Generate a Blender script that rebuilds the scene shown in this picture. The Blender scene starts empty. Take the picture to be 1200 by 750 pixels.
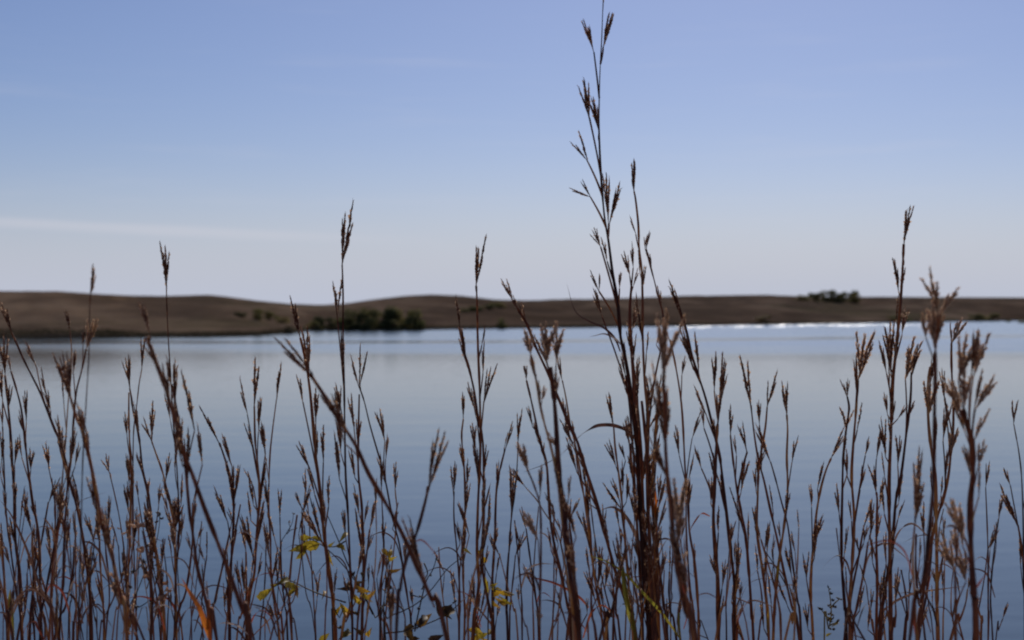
import bpy, bmesh, math, random
from mathutils import Vector, Matrix, noise
random.seed(11)
R = math.radians
scene = bpy.context.scene
COL = scene.collection

# ------------------------------------------------------------------ camera
W, H, FPX = 1200.0, 750.0, 1200.0 * 50 / 36
EYE = Vector((0, 0, 3.0))
HORIZON = 366.0
PITCH = math.atan((375 - HORIZON) / FPX)
cam = bpy.data.cameras.new('camera')
cam.lens = 50; cam.sensor_width = 36
cam.clip_start = 0.05; cam.clip_end = 20000
cam.dof.use_dof = True
cam.dof.focus_distance = 1.8
cam.dof.aperture_fstop = 8.5
camo = bpy.data.objects.new('camera', cam)
camo.location = EYE
camo.rotation_euler = (R(90) - PITCH, 0, 0)
COL.objects.link(camo)
scene.camera = camo
scene.cycles.filter_width = 2.1   # a slightly soft lens
FWD = Vector((0, math.cos(PITCH), -math.sin(PITCH)))
UP = Vector((0, math.sin(PITCH), math.cos(PITCH)))


def at(px, py, d):
    """point of the place seen at a picture position, d metres in front of the lens"""
    return EYE + d * (FWD + Vector(((px - 600) / FPX, 0, 0)) + UP * ((375 - py) / FPX))


# ------------------------------------------------------------------ light
SUN_EL, SUN_AZ = 36.0, 10.5
w = bpy.data.worlds.new('World'); scene.world = w; w.use_nodes = True
nt = w.node_tree; nt.nodes.clear()
N = nt.nodes.new; L = nt.links.new
out = N('ShaderNodeOutputWorld'); bg = N('ShaderNodeBackground')
sky = N('ShaderNodeTexSky'); sky.sky_type = 'NISHITA'; sky.sun_disc = False
sky.sun_elevation = R(SUN_EL); sky.sun_rotation = R(SUN_AZ)
sky.altitude = 400; sky.air_density = 1.0; sky.dust_density = 0.6; sky.ozone_density = 2.2
bg.inputs['Strength'].default_value = 0.075
# a thin streak of cirrus low on the left, and the cool violet cast of the photograph
tc = N('ShaderNodeTexCoord')
tint = N('ShaderNodeMix'); tint.data_type = 'RGBA'; tint.blend_type = 'MULTIPLY'
tint.inputs[0].default_value = 1.0
tint.inputs[7].default_value = (0.66, 0.68, 0.875, 1)
L(sky.outputs[0], tint.inputs[6])
mp = N('ShaderNodeMapping'); mp.inputs['Scale'].default_value = (5, 5, 60)
L(tc.outputs['Generated'], mp.inputs[0])
cn = N('ShaderNodeTexNoise'); cn.inputs['Scale'].default_value = 1.6; cn.inputs['Detail'].default_value = 5
L(mp.outputs[0], cn.inputs['Vector'])
sep = N('ShaderNodeSeparateXYZ'); L(tc.outputs['Generated'], sep.inputs[0])


def wm(op, a, b=None, c=None):
    n = N('ShaderNodeMath'); n.operation = op
    for i, v in enumerate((a, b, c)):
        if v is None: continue
        if isinstance(v, (int, float)): n.inputs[i].default_value = v
        else: L(v, n.inputs[i])
    return n.outputs[0]


def wramp(v, a, b):
    n = N('ShaderNodeMapRange'); n.interpolation_type = 'SMOOTHSTEP'
    n.inputs[1].default_value = a; n.inputs[2].default_value = b
    L(v, n.inputs[0]); return n.outputs[0]


zz = wm('ADD', sep.outputs[2], wm('MULTIPLY', wm('SUBTRACT', cn.outputs[0], .5), .004))
zz = wm('ADD', zz, wm('MULTIPLY', wm('ADD', sep.outputs[0], .26), .033))
band = wm('MULTIPLY', wramp(zz, .0505, .0570), wramp(zz, .0622, .0574))
band = wm('MULTIPLY', band, wramp(sep.outputs[0], -.02, -.24))
band = wm('MULTIPLY', band, wramp(sep.outputs[1], .2, .6))
wisp = wm('MULTIPLY', wramp(cn.outputs[0], .52, .85), wm('MULTIPLY', wramp(sep.outputs[2], .01, .08), wramp(sep.outputs[2], .5, .12)))
cl = wm('MINIMUM', wm('ADD', wm('MULTIPLY', band, .30), wm('MULTIPLY', wisp, .10)), .5)
mixc = N('ShaderNodeMix'); mixc.data_type = 'RGBA'
mixc.inputs[7].default_value = (8.8, 8.6, 9.4, 1)
hz = N('ShaderNodeMix'); hz.data_type = 'RGBA'   # pale low haze along the whole horizon
hz.inputs[7].default_value = (6.6, 7.08, 8.5, 1)
L(wm('POWER', 2.718, wm('MULTIPLY', wm('POWER', wm('DIVIDE', wm('MAXIMUM', sep.outputs[2], 0), .064), 2), -1)), hz.inputs[0]); L(tint.outputs[2], hz.inputs[6])
L(cl, mixc.inputs[0]); L(hz.outputs[2], mixc.inputs[6])
L(mixc.outputs[2], bg.inputs[0]); L(bg.outputs[0], out.inputs[0])

sd = Vector((math.sin(R(SUN_AZ)) * math.cos(R(SUN_EL)), math.cos(R(SUN_AZ)) * math.cos(R(SUN_EL)), math.sin(R(SUN_EL))))
sl = bpy.data.lights.new('sun', 'SUN'); sl.energy = 3.6; sl.angle = R(0.5); sl.color = (1.0, .93, .84)
so = bpy.data.objects.new('sun', sl); so.rotation_euler = sd.to_track_quat('Z', 'Y').to_euler()
so.location = (0, 0, 60); COL.objects.link(so)
scene.view_settings.view_transform = 'Standard'; scene.view_settings.look = 'None'
scene.view_settings.exposure = 0.0; scene.view_settings.gamma = 1.0


# ------------------------------------------------------------------ materials
class Mat:
    def __init__(self, name):
        self.m = bpy.data.materials.new(name); self.m.use_nodes = True
        self.t = self.m.node_tree; self.t.nodes.clear()
        self.o = self.n('ShaderNodeOutputMaterial')

    def n(self, k, **kw):
        x = self.t.nodes.new(k)
        for a, b in kw.items(): setattr(x, a, b)
        return x

    def l(self, a, b): self.t.links.new(a, b)

    def noise(self, scale, detail=4, vec=None, rough=.55):
        x = self.n('ShaderNodeTexNoise'); x.inputs['Scale'].default_value = scale
        x.inputs['Detail'].default_value = detail; x.inputs['Roughness'].default_value = rough
        if vec is not None: self.l(vec, x.inputs['Vector'])
        return x.outputs[0]

    def coord(self, which='Object', scale=(1, 1, 1)):
        c = self.n('ShaderNodeTexCoord'); m = self.n('ShaderNodeMapping'); m.inputs['Scale'].default_value = scale
        self.l(c.outputs[which], m.inputs[0]); return m.outputs[0]

    def world(self, scale=(1, 1, 1)):
        c = self.n('ShaderNodeNewGeometry'); m = self.n('ShaderNodeMapping'); m.inputs['Scale'].default_value = scale
        self.l(c.outputs['Position'], m.inputs[0]); return m.outputs[0]

    def ramp(self, v, stops):
        x = self.n('ShaderNodeValToRGB'); e = x.color_ramp.elements
        while len(e) < len(stops): e.new(.5)
        for q, (p, c) in zip(e, stops): q.position = p; q.color = (*c, 1)
        self.l(v, x.inputs[0]); return x.outputs[0]

    def mix(self, f, a, b, mode='MIX'):
        x = self.n('ShaderNodeMix', data_type='RGBA', blend_type=mode)
        for i, v in ((0, f), (6, a), (7, b)):
            if isinstance(v, (int, float)): x.inputs[i].default_value = v
            elif isinstance(v, tuple): x.inputs[i].default_value = (*v, 1)
            else: self.l(v, x.inputs[i])
        return x.outputs[2]

    def math(self, op, a, b=None, c=None):
        x = self.n('ShaderNodeMath', operation=op)
        for i, v in enumerate((a, b, c)):
            if v is None: continue
            if isinstance(v, (int, float)): x.inputs[i].default_value = v
            else: self.l(v, x.inputs[i])
        return x.outputs[0]

    def mapr(self, v, a, b, c=0., d=1.):
        x = self.n('ShaderNodeMapRange', interpolation_type='SMOOTHSTEP')
        for i, q in ((1, a), (2, b), (3, c), (4, d)): x.inputs[i].default_value = q
        self.l(v, x.inputs[0]); return x.outputs[0]


def plant_mat(name, stops, transl, rough=.6, scale=14, zs=3, spec=.3):
    """dry or living plant tissue: mottled along its length, different from plant to plant, lets some light through"""
    M = Mat(name)
    oi = M.n('ShaderNodeObjectInfo')
    v = M.coord('Object', (scale, scale, zs))
    add = M.n('ShaderNodeVectorMath', operation='ADD')
    cmb = M.n('ShaderNodeCombineXYZ')
    r9 = M.math('MULTIPLY', oi.outputs['Random'], 37.0)
    for i in range(3): M.l(r9, cmb.inputs[i])
    M.l(v, add.inputs[0]); M.l(cmb.outputs[0], add.inputs[1])
    nz = M.noise(1.0, 5, add.outputs[0], .65)
    f = M.math('ADD', nz, M.math('MULTIPLY', M.math('SUBTRACT', oi.outputs['Random'], .5), .32))
    c = M.ramp(f, stops)
    p = M.n('ShaderNodeBsdfPrincipled'); p.inputs['Roughness'].default_value = rough
    p.inputs['Specular IOR Level'].default_value = spec
    M.l(c, p.inputs['Base Color'])
    if transl:
        t = M.n('ShaderNodeBsdfTranslucent'); M.l(c, t.inputs[0])
        mx = M.n('ShaderNodeMixShader'); mx.inputs[0].default_value = transl
        M.l(p.outputs[0], mx.inputs[1]); M.l(t.outputs[0], mx.inputs[2]); M.l(mx.outputs[0], M.o.inputs[0])
    else:
        M.l(p.outputs[0], M.o.inputs[0])
    return M.m


M_STEM = plant_mat('stem_dry', [(.28, (.075, .030, .022)), (.45, (.17, .068, .042)), (.57, (.34, .145, .065)), (.69, (.52, .31, .11))], .3, .6, 260, 9, .12)
M_STEM_DK = plant_mat('stem_dark', [(.32, (.055, .026, .022)), (.52, (.14, .054, .036)), (.70, (.30, .11, .05))], .3, .6, 260, 9, .12)
M_SPIKE = plant_mat('spikelet', [(.3, (.14, .062, .038)), (.5, (.25, .118, .070)), (.7, (.46, .28, .18))], .6, .7, 40, 2, .08)
M_HUSK = plant_mat('husk_tan', [(.3, (.36, .22, .15)), (.5, (.52, .36, .26)), (.7, (.66, .50, .38))], .6, .7, 40, 2, .08)  # tan seed husks; on the racemes the pale tone imitates rim light
M_HAIR = plant_mat('seed_hair', [(.3, (.62, .47, .34)), (.7, (.86, .72, .58))], .65, .7, 20, 20)
M_LEAF_DRY = plant_mat('leaf_dry', [(.3, (.05, .022, .016)), (.5, (.10, .045, .03)), (.7, (.22, .13, .09))], .3, .5, 12, 12)
M_LEAF_PALE = plant_mat('leaf_pale', [(.3, (.22, .15, .12)), (.7, (.42, .34, .30))], .35, .5, 20, 20)
M_LEAF_ORANGE = plant_mat('leaf_orange', [(.3, (.30, .07, .02)), (.5, (.46, .13, .02)), (.7, (.50, .19, .025))], .5, .45, 20, 9)
M_LEAF_RED = plant_mat('leaf_red', [(.3, (.12, .03, .02)), (.5, (.24, .05, .025)), (.7, (.30, .09, .04))], .45, .5, 16, 9)
M_LEAF_LIME = plant_mat('leaf_lime', [(.3, (.22, .16, .02)), (.5, (.26, .24, .03)), (.7, (.34, .30, .05))], .5, .45, 14, 9)
M_LEAF_OLIVE = plant_mat('leaf_olive', [(.25, (.06, .048, .014)), (.42, (.20, .155, .018)), (.6, (.34, .25, .022)), (.75, (.16, .13, .018))], .5, .5, 60, 60)
M_LEAF_GOLD = plant_mat('leaf_gold', [(.3, (.20, .11, .015)), (.5, (.38, .23, .018)), (.7, (.44, .32, .04))], .5, .5, 50, 50)
M_LEAF_DARK = plant_mat('leaf_withered', [(.3, (.025, .016, .012)), (.5, (.06, .035, .015)), (.7, (.18, .10, .02))], .3, .6, 40, 40)
M_PANICLE = plant_mat('panicle_tan', [(.3, (.26, .17, .10)), (.7, (.50, .38, .26))], .4, .6, 30, 30)
M_TWIG = plant_mat('twig_dark', [(.3, (.03, .022, .02)), (.7, (.075, .055, .04))], 0, .7, 30, 30)
M_FOL = plant_mat('shrub_foliage', [(.3, (.085, .086, .038)), (.5, (.14, .135, .052)), (.7, (.22, .185, .070))], .35, .8, .6, .6, .05)
M_FOL2 = plant_mat('shrub_foliage_russet', [(.3, (.07, .055, .028)), (.5, (.115, .085, .04)), (.7, (.17, .12, .05))], .25, .7, .6, .6, .1)
M_SHORE = plant_mat('shore_grass', [(.3, (.05, .042, .026)), (.5, (.075, .062, .036)), (.7, (.11, .085, .05))], .15, .8, .4, .4, .05)
M_BARK = plant_mat('bark', [(.3, (.04, .03, .025)), (.7, (.09, .07, .055))], 0, .8, 2, 2)


# ------------------------------------------------------------------ helpers
def tag(o, label=None, cat=None, group=None, kind=None):
    if label: o['label'] = label
    if cat: o['category'] = cat
    if group: o['group'] = group
    if kind: o['kind'] = kind
    return o


def empty(name, loc):
    o = bpy.data.objects.new(name, None); o.location = loc; o.empty_display_size = .05
    COL.objects.link(o); return o


def link(name, me, parent=None, loc=(0, 0, 0)):
    o = bpy.data.objects.new(name, me); COL.objects.link(o)
    o.parent = parent; o.location = loc; return o


class MB:
    def __init__(self): self.v = []; self.f = []; self.mi = []

    def tube(self, pts, rad, sides=6, mi=0, cap=True):
        b = len(self.v); n = len(pts); prev = None
        for i, p in enumerate(pts):
            t = (pts[min(i + 1, n - 1)] - pts[max(i - 1, 0)]).normalized()
            if prev is None:
                a = t.orthogonal().normalized()
            else:
                a = (prev - t * prev.dot(t))
                a = a.normalized() if a.length > 1e-6 else t.orthogonal().normalized()
            prev = a; c = t.cross(a)
            r = rad(i / (n - 1)) if callable(rad) else rad
            for k in range(sides):
                q = 2 * math.pi * k / sides
                self.v.append(p + (a * math.cos(q) + c * math.sin(q)) * r)
        for i in range(n - 1):
            for k in range(sides):
                k2 = (k + 1) % sides
                self.f.append((b + i * sides + k, b + i * sides + k2, b + (i + 1) * sides + k2, b + (i + 1) * sides + k)); self.mi.append(mi)
        if cap:
            self.f.append(tuple(b + k for k in range(sides))[::-1]); self.mi.append(mi)
            self.f.append(tuple(b + (n - 1) * sides + k for k in range(sides))); self.mi.append(mi)

    def seed(self, p, dirv, ln, wd, mi=0, up=None):
        """a pointed, slightly flattened husk"""
        dirv = dirv.normalized(); a = dirv.orthogonal().normalized() if up is None else (up - dirv * up.dot(dirv)).normalized()
        c = dirv.cross(a); b = len(self.v)
        self.v += [p, p + dirv * ln * .42 + a * wd, p + dirv * ln * .36 + c * wd * .7, p + dirv * ln * .42 - a * wd, p + dirv * ln * .36 - c * wd * .7, p + dirv * ln]
        for k in range(4):
            k2 = (k + 1) % 4
            self.f.append((b, b + 1 + k2, b + 1 + k)); self.f.append((b + 5, b + 1 + k, b + 1 + k2)); self.mi += [mi, mi]

    def hair(self, p, q, r, mi=0):
        d = (q - p).normalized(); a = d.orthogonal().normalized(); c = d.cross(a); b = len(self.v)
        self.v += [p + a * r, p - a * r * .5 + c * r * .87, p - a * r * .5 - c * r * .87, q]
        self.f += [(b, b + 1, b + 3), (b + 1, b + 2, b + 3), (b + 2, b, b + 3)]; self.mi += [mi] * 3

    def blade(self, pts, wf, side, mi=0, fold=.25):
        """a long grass leaf: two strips with a keel between them"""
        b = len(self.v); n = len(pts)
        for i, p in enumerate(pts):
            t = (pts[min(i + 1, n - 1)] - pts[max(i - 1, 0)]).normalized()
            s = side(i / (n - 1)) if callable(side) else side
            s = (s - t * s.dot(t)).normalized(); nn = t.cross(s); hw = wf(i / (n - 1)) * .5
            self.v += [p + s * hw + nn * hw * fold, p, p - s * hw + nn * hw * fold]
        for i in range(n - 1):
            for k in (0, 1):
                self.f.append((b + 3 * i + k, b + 3 * i + k + 1, b + 3 * i + 4 + k, b + 3 * i + 3 + k)); self.mi.append(mi)

    def build(self, name, mats, smooth=True):
        me = bpy.data.meshes.new(name)
        me.from_pydata([tuple(v) for v in self.v], [], self.f)
        for m in mats: me.materials.append(m)
        me.polygons.foreach_set('material_index', self.mi)
        me.polygons.foreach_set('use_smooth', [smooth] * len(self.f))
        me.update(); return me


def spline(P, step=4):
    """Catmull-Rom through the points"""
    if len(P) < 3: 
        return [P[0].lerp(P[-1], i / step) for i in range(step + 1)]
    Q = [P[0] * 2 - P[1]] + list(P) + [P[-1] * 2 - P[-2]]
    o = []
    for i in range(1, len(Q) - 2):
        a, b, c, d = Q[i - 1], Q[i], Q[i + 1], Q[i + 2]
        for k in range(step):
            t = k / step
            o.append(.5 * (2 * b + (c - a) * t + (2 * a - 5 * b + 4 * c - d) * t * t + (3 * b - a - 3 * c + d) * t ** 3))
    o.append(P[-1].copy()); return o


def lerp_tab(tab, x):
    if x <= tab[0][0]: return tab[0][1]
    for (a, va), (b, vb) in zip(tab, tab[1:]):
        if x <= b:
            t = (x - a) / (b - a); t = t * t * (3 - 2 * t); return va + (vb - va) * t
    return tab[-1][1]


def lin_tab(tab, x):
    if x <= tab[0][0]: return tab[0][1]
    for (a, va), (b, vb) in zip(tab, tab[1:]):
        if x <= b: return va + (vb - va) * (x - a) / (b - a)
    return tab[-1][1]


# ------------------------------------------------------------------ the land
SHORE = [(-600, 402), (0, 396.5), (240, 395), (300, 393.5), (345, 390), (365, 387.3), (500, 386.5), (600, 385.2), (700, 384), (800, 382.2), (900, 380.6), (1000, 379), (1100, 377.4), (1200, 375.9), (1800, 372.5)]
RIDGE = [(-500, 344), (0, 341), (70, 341.5), (110, 344), (150, 346), (190, 346.8), (245, 345.3), (270, 348), (300, 352), (340, 356), (375, 357.2), (405, 355.5), (440, 350.5), (475, 346.5), (505, 345), (540, 346.3), (580, 351), (620, 352), (680, 351), (740, 349), (800, 347), (860, 346.2), (920, 346.5), (960, 348), (1040, 348), (1200, 348.6), (1700, 352)]
RDIST = [(-500, 235), (0, 240), (110, 250), (190, 330), (330, 420), (430, 430), (560, 560), (700, 860), (900, 950), (1200, 1000), (1700, 1000)]


def far_land(px, y):
    ys = 3 * FPX / (lin_tab(SHORE, px) - HORIZON)
    yr = lerp_tab(RDIST, px)
    zr = 3 + yr * (HORIZON - lin_tab(RIDGE, px)) / FPX
    u = (y - ys) / (yr - ys)
    if u < 0: return max(-1.5, .05 * (y - ys))
    if u <= 1:
        s = .55 * u + .45 * (1 - (1 - u) ** 2.2)
        fold = noise.fractal(Vector((px * .008, u * 2.2, 3.1)), .8, 2.1, 4) * .36 * math.sin(math.pi * min(u * 1.02, 1)) ** .8
        return .25 * min(1, u * 60) + (zr - .25) * s + fold * zr * .5
    return max(zr * .5, zr - (y - yr) * .03)


def land_z(x, y):
    r = math.hypot(x, y); az = math.atan2(x, y)
    bank = 1.7 + .10 * noise.noise(Vector((x * .5, y * .5, 0)))
    zb = bank if y < 3.2 else max(-1.5, bank - .43 * (y - 3.2))
    aa = abs(math.degrees(az))
    if aa < 74:
        px = 600 + FPX * math.tan(az)
        z = max(zb, far_land(px, y))
        k = min(1, max(0, (aa - 62) / 10)); k = k * k * (3 - 2 * k)
        return z * (1 - k) + bank * k
    return bank


def build_ground():
    azs = [-180 + i * 3 for i in range(39)] + [-63 + i * 1.0 for i in range(40)] + [-23 + i * .14 for i in range(int(46 / .14))] + [23 + i for i in range(40)] + [63 + i * 3 for i in range(39)]
    rs = [.4 * 1.12 ** i for i in range(46)]
    while rs[-1] < 120: rs.append(rs[-1] * 1.06)
    while rs[-1] < 1250: rs.append(rs[-1] * 1.012)
    while rs[-1] < 9000: rs.append(rs[-1] * 1.15)
    V = [(0, 0, land_z(0, .01))]; F = []
    na, nr = len(azs), len(rs)
    for r in rs:
        for a in azs:
            x, y = r * math.sin(R(a)), r * math.cos(R(a))
            V.append((x, y, land_z(x, y)))
    for j in range(nr - 1):
        for i in range(na):
            i2 = (i + 1) % na; b = 1 + j * na; c = b + na
            F.append((b + i, c + i, c + i2, b + i2))
    for i in range(na): F.append((0, 1 + i, 1 + (i + 1) % na))
    me = bpy.data.meshes.new('ground'); me.from_pydata(V, [], F)
    me.polygons.foreach_set('use_smooth', [True] * len(F))
    M = Mat('prairie')
    v = M.world(); big = M.noise(1.0, 6, M.world((.012, .0065, .16)), .6); mid = M.noise(1.0, 6, M.world((.045, .012, .3)), .65); fine = M.noise(2.0, 6, v, .7)
    c = M.ramp(big, [(.37, (.13, .080, .048)), (.46, (.30, .185, .108)), (.55, (.56, .365, .215)), (.63, (.23, .18, .088))])  # grass patches, with the shading of hill folds painted in as tone bands
    c = M.mix(M.mapr(mid, .40, .60), c, M.mix(.75, c, (.11, .074, .052)))
    c = M.mix(.35, c, M.ramp(fine, [(.3, (.13, .080, .046)), (.7, (.44, .28, .158))]))
    geo = M.n('ShaderNodeNewGeometry'); sp = M.n('ShaderNodeSeparateXYZ'); M.l(geo.outputs['Position'], sp.inputs[0])
    mud = M.mapr(sp.outputs[2], .75, .1)
    c = M.mix(mud, c, (.07, .055, .043))
    p = M.n('ShaderNodeBsdfDiffuse'); p.inputs['Roughness'].default_value = .9
    M.l(c, p.inputs[0])
    bmp = M.n('ShaderNodeBump'); bmp.inputs['Strength'].default_value = .6; bmp.inputs['Distance'].default_value = 1.2
    M.l(M.noise(.35, 8, v, .7), bmp.inputs['Height']); M.l(bmp.outputs[0], p.inputs['Normal'])
    M.l(p.outputs[0], M.o.inputs[0]); me.materials.append(M.m)
    o = link('ground', me); tag(o, 'dry brown prairie hills around the lake', None, None, 'structure')


build_ground()


def build_water():
    me = bpy.data.meshes.new('lake')
    xs = [-1600, -400, 0, 400, 1600]; ysl = [4.5, 60, 240, 620]
    V = [(x, y, 0) for y in ysl for x in xs]
    F = [(j * 5 + i, j * 5 + i + 1, j * 5 + i + 6, j * 5 + i + 5) for j in range(3) for i in range(4)]
    me.from_pydata(V, [], F)
    M = Mat('lake_water')
    geo = M.n('ShaderNodeNewGeometry'); sp = M.n('ShaderNodeSeparateXYZ'); M.l(geo.outputs['Position'], sp.inputs[0])
    y = sp.outputs[1]
    # wind: bands of ruffled and of calm water lying across the lake
    streak = M.noise(1.0, 4, M.world((.006, .022, 1)), .55)
    yq = M.math('ADD', y, M.math('MULTIPLY', M.math('SUBTRACT', streak, .5), 40))
    yq = M.math('ADD', yq, M.math('MINIMUM', M.math('MULTIPLY', sp.outputs[0], .3), 0))
    lane = M.math('ABSOLUTE', M.math('SUBTRACT', yq, M.math('ADD', 146, M.math('MULTIPLY', sp.outputs[0], .5))))   # one calm lane slanting through the ruffled reach
    ruff = M.math('MULTIPLY', M.mapr(yq, 86, 112), M.mapr(lane, 2.5, 9, .15, 1))
    ruff = M.math('MULTIPLY', ruff, M.mapr(M.noise(1.0, 5, M.world((.02, .10, 1)), .6), .25, .6, .55, 1))
    ruff = M.math('MULTIPLY', ruff, M.mapr(sp.outputs[0], -55, 5, .5, 1))
    # the open reach under the far shore is the most wind-blown
    reach = M.mapr(M.math('ADD', y, M.math('MULTIPLY', sp.outputs[0], -.9)), 214, 258)
    # ripples
    v1 = M.noise(1.1, 3, M.world((.55, 1.5, 1)), .5)
    v2 = M.noise(3.7, 2, M.world((.7, 1.3, 1)), .5)
    v3 = M.noise(.35, 3, M.world((.5, 1.4, 1)), .5)
    hgt = M.math('ADD', M.math('ADD', M.math('MULTIPLY', v1, .045), M.math('MULTIPLY', v2, .014)), M.math('MULTIPLY', v3, .07))
    bmp = M.n('ShaderNodeBump'); bmp.inputs['Distance'].default_value = 1.0
    M.l(hgt, bmp.inputs['Height'])
    st = M.math('ADD', .15, M.math('MULTIPLY', ruff, .55)); M.l(st, bmp.inputs['Strength'])
    spark = M.noise(1.0, 2, M.world((1.5, .05, 1)), .6)
    glint = M.math('MULTIPLY', M.mapr(spark, .56, .70), reach)
    glint = M.math('MULTIPLY', glint, M.math('MULTIPLY', M.mapr(sp.outputs[0], 116, 92), M.mapr(sp.outputs[0], 6, 40)))
    rough = M.math('ADD', M.math('ADD', .06, M.math('MULTIPLY', ruff, .195)), M.math('MULTIPLY', glint, .34))
    g = M.n('ShaderNodeBsdfGlossy', distribution='BECKMANN'); g.inputs['Color'].default_value = (.92, .92, .90, 1)
    M.l(rough, g.inputs['Roughness']); M.l(bmp.outputs[0], g.inputs['Normal'])
    d = M.n('ShaderNodeBsdfDiffuse'); d.inputs[0].default_value = (.027, .055, .076, 1)
    fr = M.n('ShaderNodeFresnel'); fr.inputs['IOR'].default_value = 1.333; M.l(bmp.outputs[0], fr.inputs['Normal'])
    mx = M.n('ShaderNodeMixShader'); M.l(fr.outputs[0], mx.inputs[0]); M.l(d.outputs[0], mx.inputs[1]); M.l(g.outputs[0], mx.inputs[2])
    M.l(mx.outputs[0], M.o.inputs[0]); me.materials.append(M.m)
    o = link('lake', me); tag(o, 'calm blue lake reflecting the sky', None, None, 'structure')


build_water()


# reeds and dark grass along the far water line: nobody could count them
def build_shore_grass():
    mb = MB(); rnd = random.Random(5)
    px = -60
    while px < 1260:
        ys = 3 * FPX / (lin_tab(SHORE, px) - HORIZON)
        for k in range(3):
            y = ys + rnd.uniform(-1.0, 5); x = (px + rnd.uniform(-.5, .5) - 600) / FPX * y
            dens = noise.noise(Vector((px * .02, 0, 7)))
            h = rnd.uniform(.14, .36) * (y / 200) ** .5 * (1 + .9 * max(0, dens))
            z = max(-.2, land_z(x, y) - .1)
            a = rnd.uniform(-1, 1); wd = rnd.uniform(.10, .28)
            b = len(mb.v)
            mb.v += [Vector((x - wd, y, z)), Vector((x + wd, y + a * wd, z)), Vector((x + rnd.uniform(-.2, .2), y, z + h)),
                     Vector((x, y - wd, z)), Vector((x, y + wd, z)), Vector((x + rnd.uniform(-.3, .3), y + rnd.uniform(-.2, .2), z + h * .9))]
            mb.f += [(b, b + 1, b + 2), (b + 3, b + 4, b + 5)]; mb.mi += [0, 0]
        px += .45
    o = link('shore_grass', mb.build('shore_grass', [M_SHORE], False))
    tag(o, 'dark fringe of rough grass along the far water line', 'grass', None, 'stuff')


build_shore_grass()


# ------------------------------------------------------------------ shrubs and trees beyond the lake
def crown_mesh(name, seed, mat, wide=1.0, lobes=7):
    """many small leaf clumps spread through an uneven crown of unit height"""
    rnd = random.Random(seed); mb = MB(); cs = []
    for k in range(lobes):
        a = rnd.uniform(0, 6.28); rr = rnd.uniform(.05, .33) * wide
        cs.append((Vector((rr * math.cos(a), rr * math.sin(a), rnd.uniform(.10, .80))), rnd.uniform(.15, .26)))
    for c, r in cs:
        for k in range(120):
            d = Vector((rnd.gauss(0, 1), rnd.gauss(0, 1), rnd.gauss(0, .85))).normalized() * r * rnd.uniform(.35, 1.08) ** .6
            p = c + d
            if p.z < .02: continue
            s = rnd.uniform(.03, .07)
            n = (d + Vector((rnd.uniform(-1, 1), rnd.uniform(-1, 1), rnd.uniform(-1, 1))) * r).normalized()
            a = n.orthogonal().normalized(); e = n.cross(a); q = rnd.uniform(0, 6.28)
            u = a * math.cos(q) + e * math.sin(q); w2 = n.cross(u); b = len(mb.v)
            mb.v += [p - u * s, p + w2 * s * .7, p + u * s * 1.2, p - w2 * s * .6]
            mb.f.append((b, b + 1, b + 2, b + 3)); mb.mi.append(0)
    return mb.build(name, [mat], False)


def trunk_mesh(name, seed):
    rnd = random.Random(seed); mb = MB()
    for k in range(4):
        a = rnd.uniform(0, 6.28); e = rnd.uniform(.1, .28)
        P = [Vector((0, 0, -.05)), Vector((e * .3 * math.cos(a), e * .3 * math.sin(a), .2)), Vector((e * math.cos(a), e * math.sin(a), rnd.uniform(.5, .75)))]
        mb.tube(spline(P, 3), lambda t: .028 * (1 - .8 * t), 5)
    return mb.build(name, [M_BARK])


CROWNS = [crown_mesh('crown', 100 + k, M_FOL, 1.15, 8) for k in range(5)]
CROWNS_R = [crown_mesh('crown', 200 + k, M_FOL2, 1.3, 6) for k in range(2)]
TRUNKS = [trunk_mesh('trunk', 300 + k) for k in range(3)]


def shrub(px, py_base, h_px, w_px, label, group=None, y=None, russet=False, name='shrub', cat='shrub'):
    """a shrub standing on the land where the line of sight meets it"""
    if y is None:
        best = None; q = 3 * FPX / (lin_tab(SHORE, px) - HORIZON) - 1
        while q < 1100:
            z = land_z((px - 600) / FPX * q, q)
            e = HORIZON - (z - 3) / q * FPX
            if e <= py_base: best = q; break
            q += 1.0
        y = best or lerp_tab(RDIST, px)
    x = (px - 600) / FPX * y; z = land_z(x, y)
    r = empty(name, (x, y, z - .05)); tag(r, label, cat, group)
    hh = random.uniform(1.0, 1.2) * h_px / FPX * y; ww = 1.5 * w_px / FPX * y
    c = link('crown', random.choice(CROWNS_R if russet else CROWNS), r); c.scale = (ww, ww * .9, hh); c.rotation_euler.z = random.uniform(0, 6.28)
    t = link('trunk', random.choice(TRUNKS), r); t.scale = (ww * .6, ww * .6, hh * .8)
    return r


G1 = 'shrubs in the row at the foot of the middle hill'
row = [(366, 387, 12, 18, 'leftmost low shrub of the lakeside row, at the water edge'),
       (380, 386, 16, 20, 'rounded dark shrub second from the left of the lakeside row'),
       (396, 386, 14, 20, 'low dark shrub third in the lakeside row, behind the tall thin stalk'),
       (412, 385, 20, 22, 'dark shrub left of the tallest shrubs in the lakeside row'),
       (430, 385, 24, 25, 'broad dark green shrub, left one of the three tallest by the lake'),
       (448, 385, 26, 26, 'dense dark green shrub, middle one of the three tallest by the lake'),
       (470, 385, 28, 28, 'tallest and roundest dark green shrub at the lakeside row'),
       (486, 386, 22, 20, 'last dark shrub at the right end of the lakeside row'),
       (455, 386, 14, 26, 'low front shrub under the tallest shrubs of the lakeside row'),
       (424, 386.5, 10, 22, 'low front shrub at the water under the lakeside row')]
for a in row: shrub(*a, group=G1)
G2 = 'scattered shrubs on the saddle of the left hill'
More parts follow.
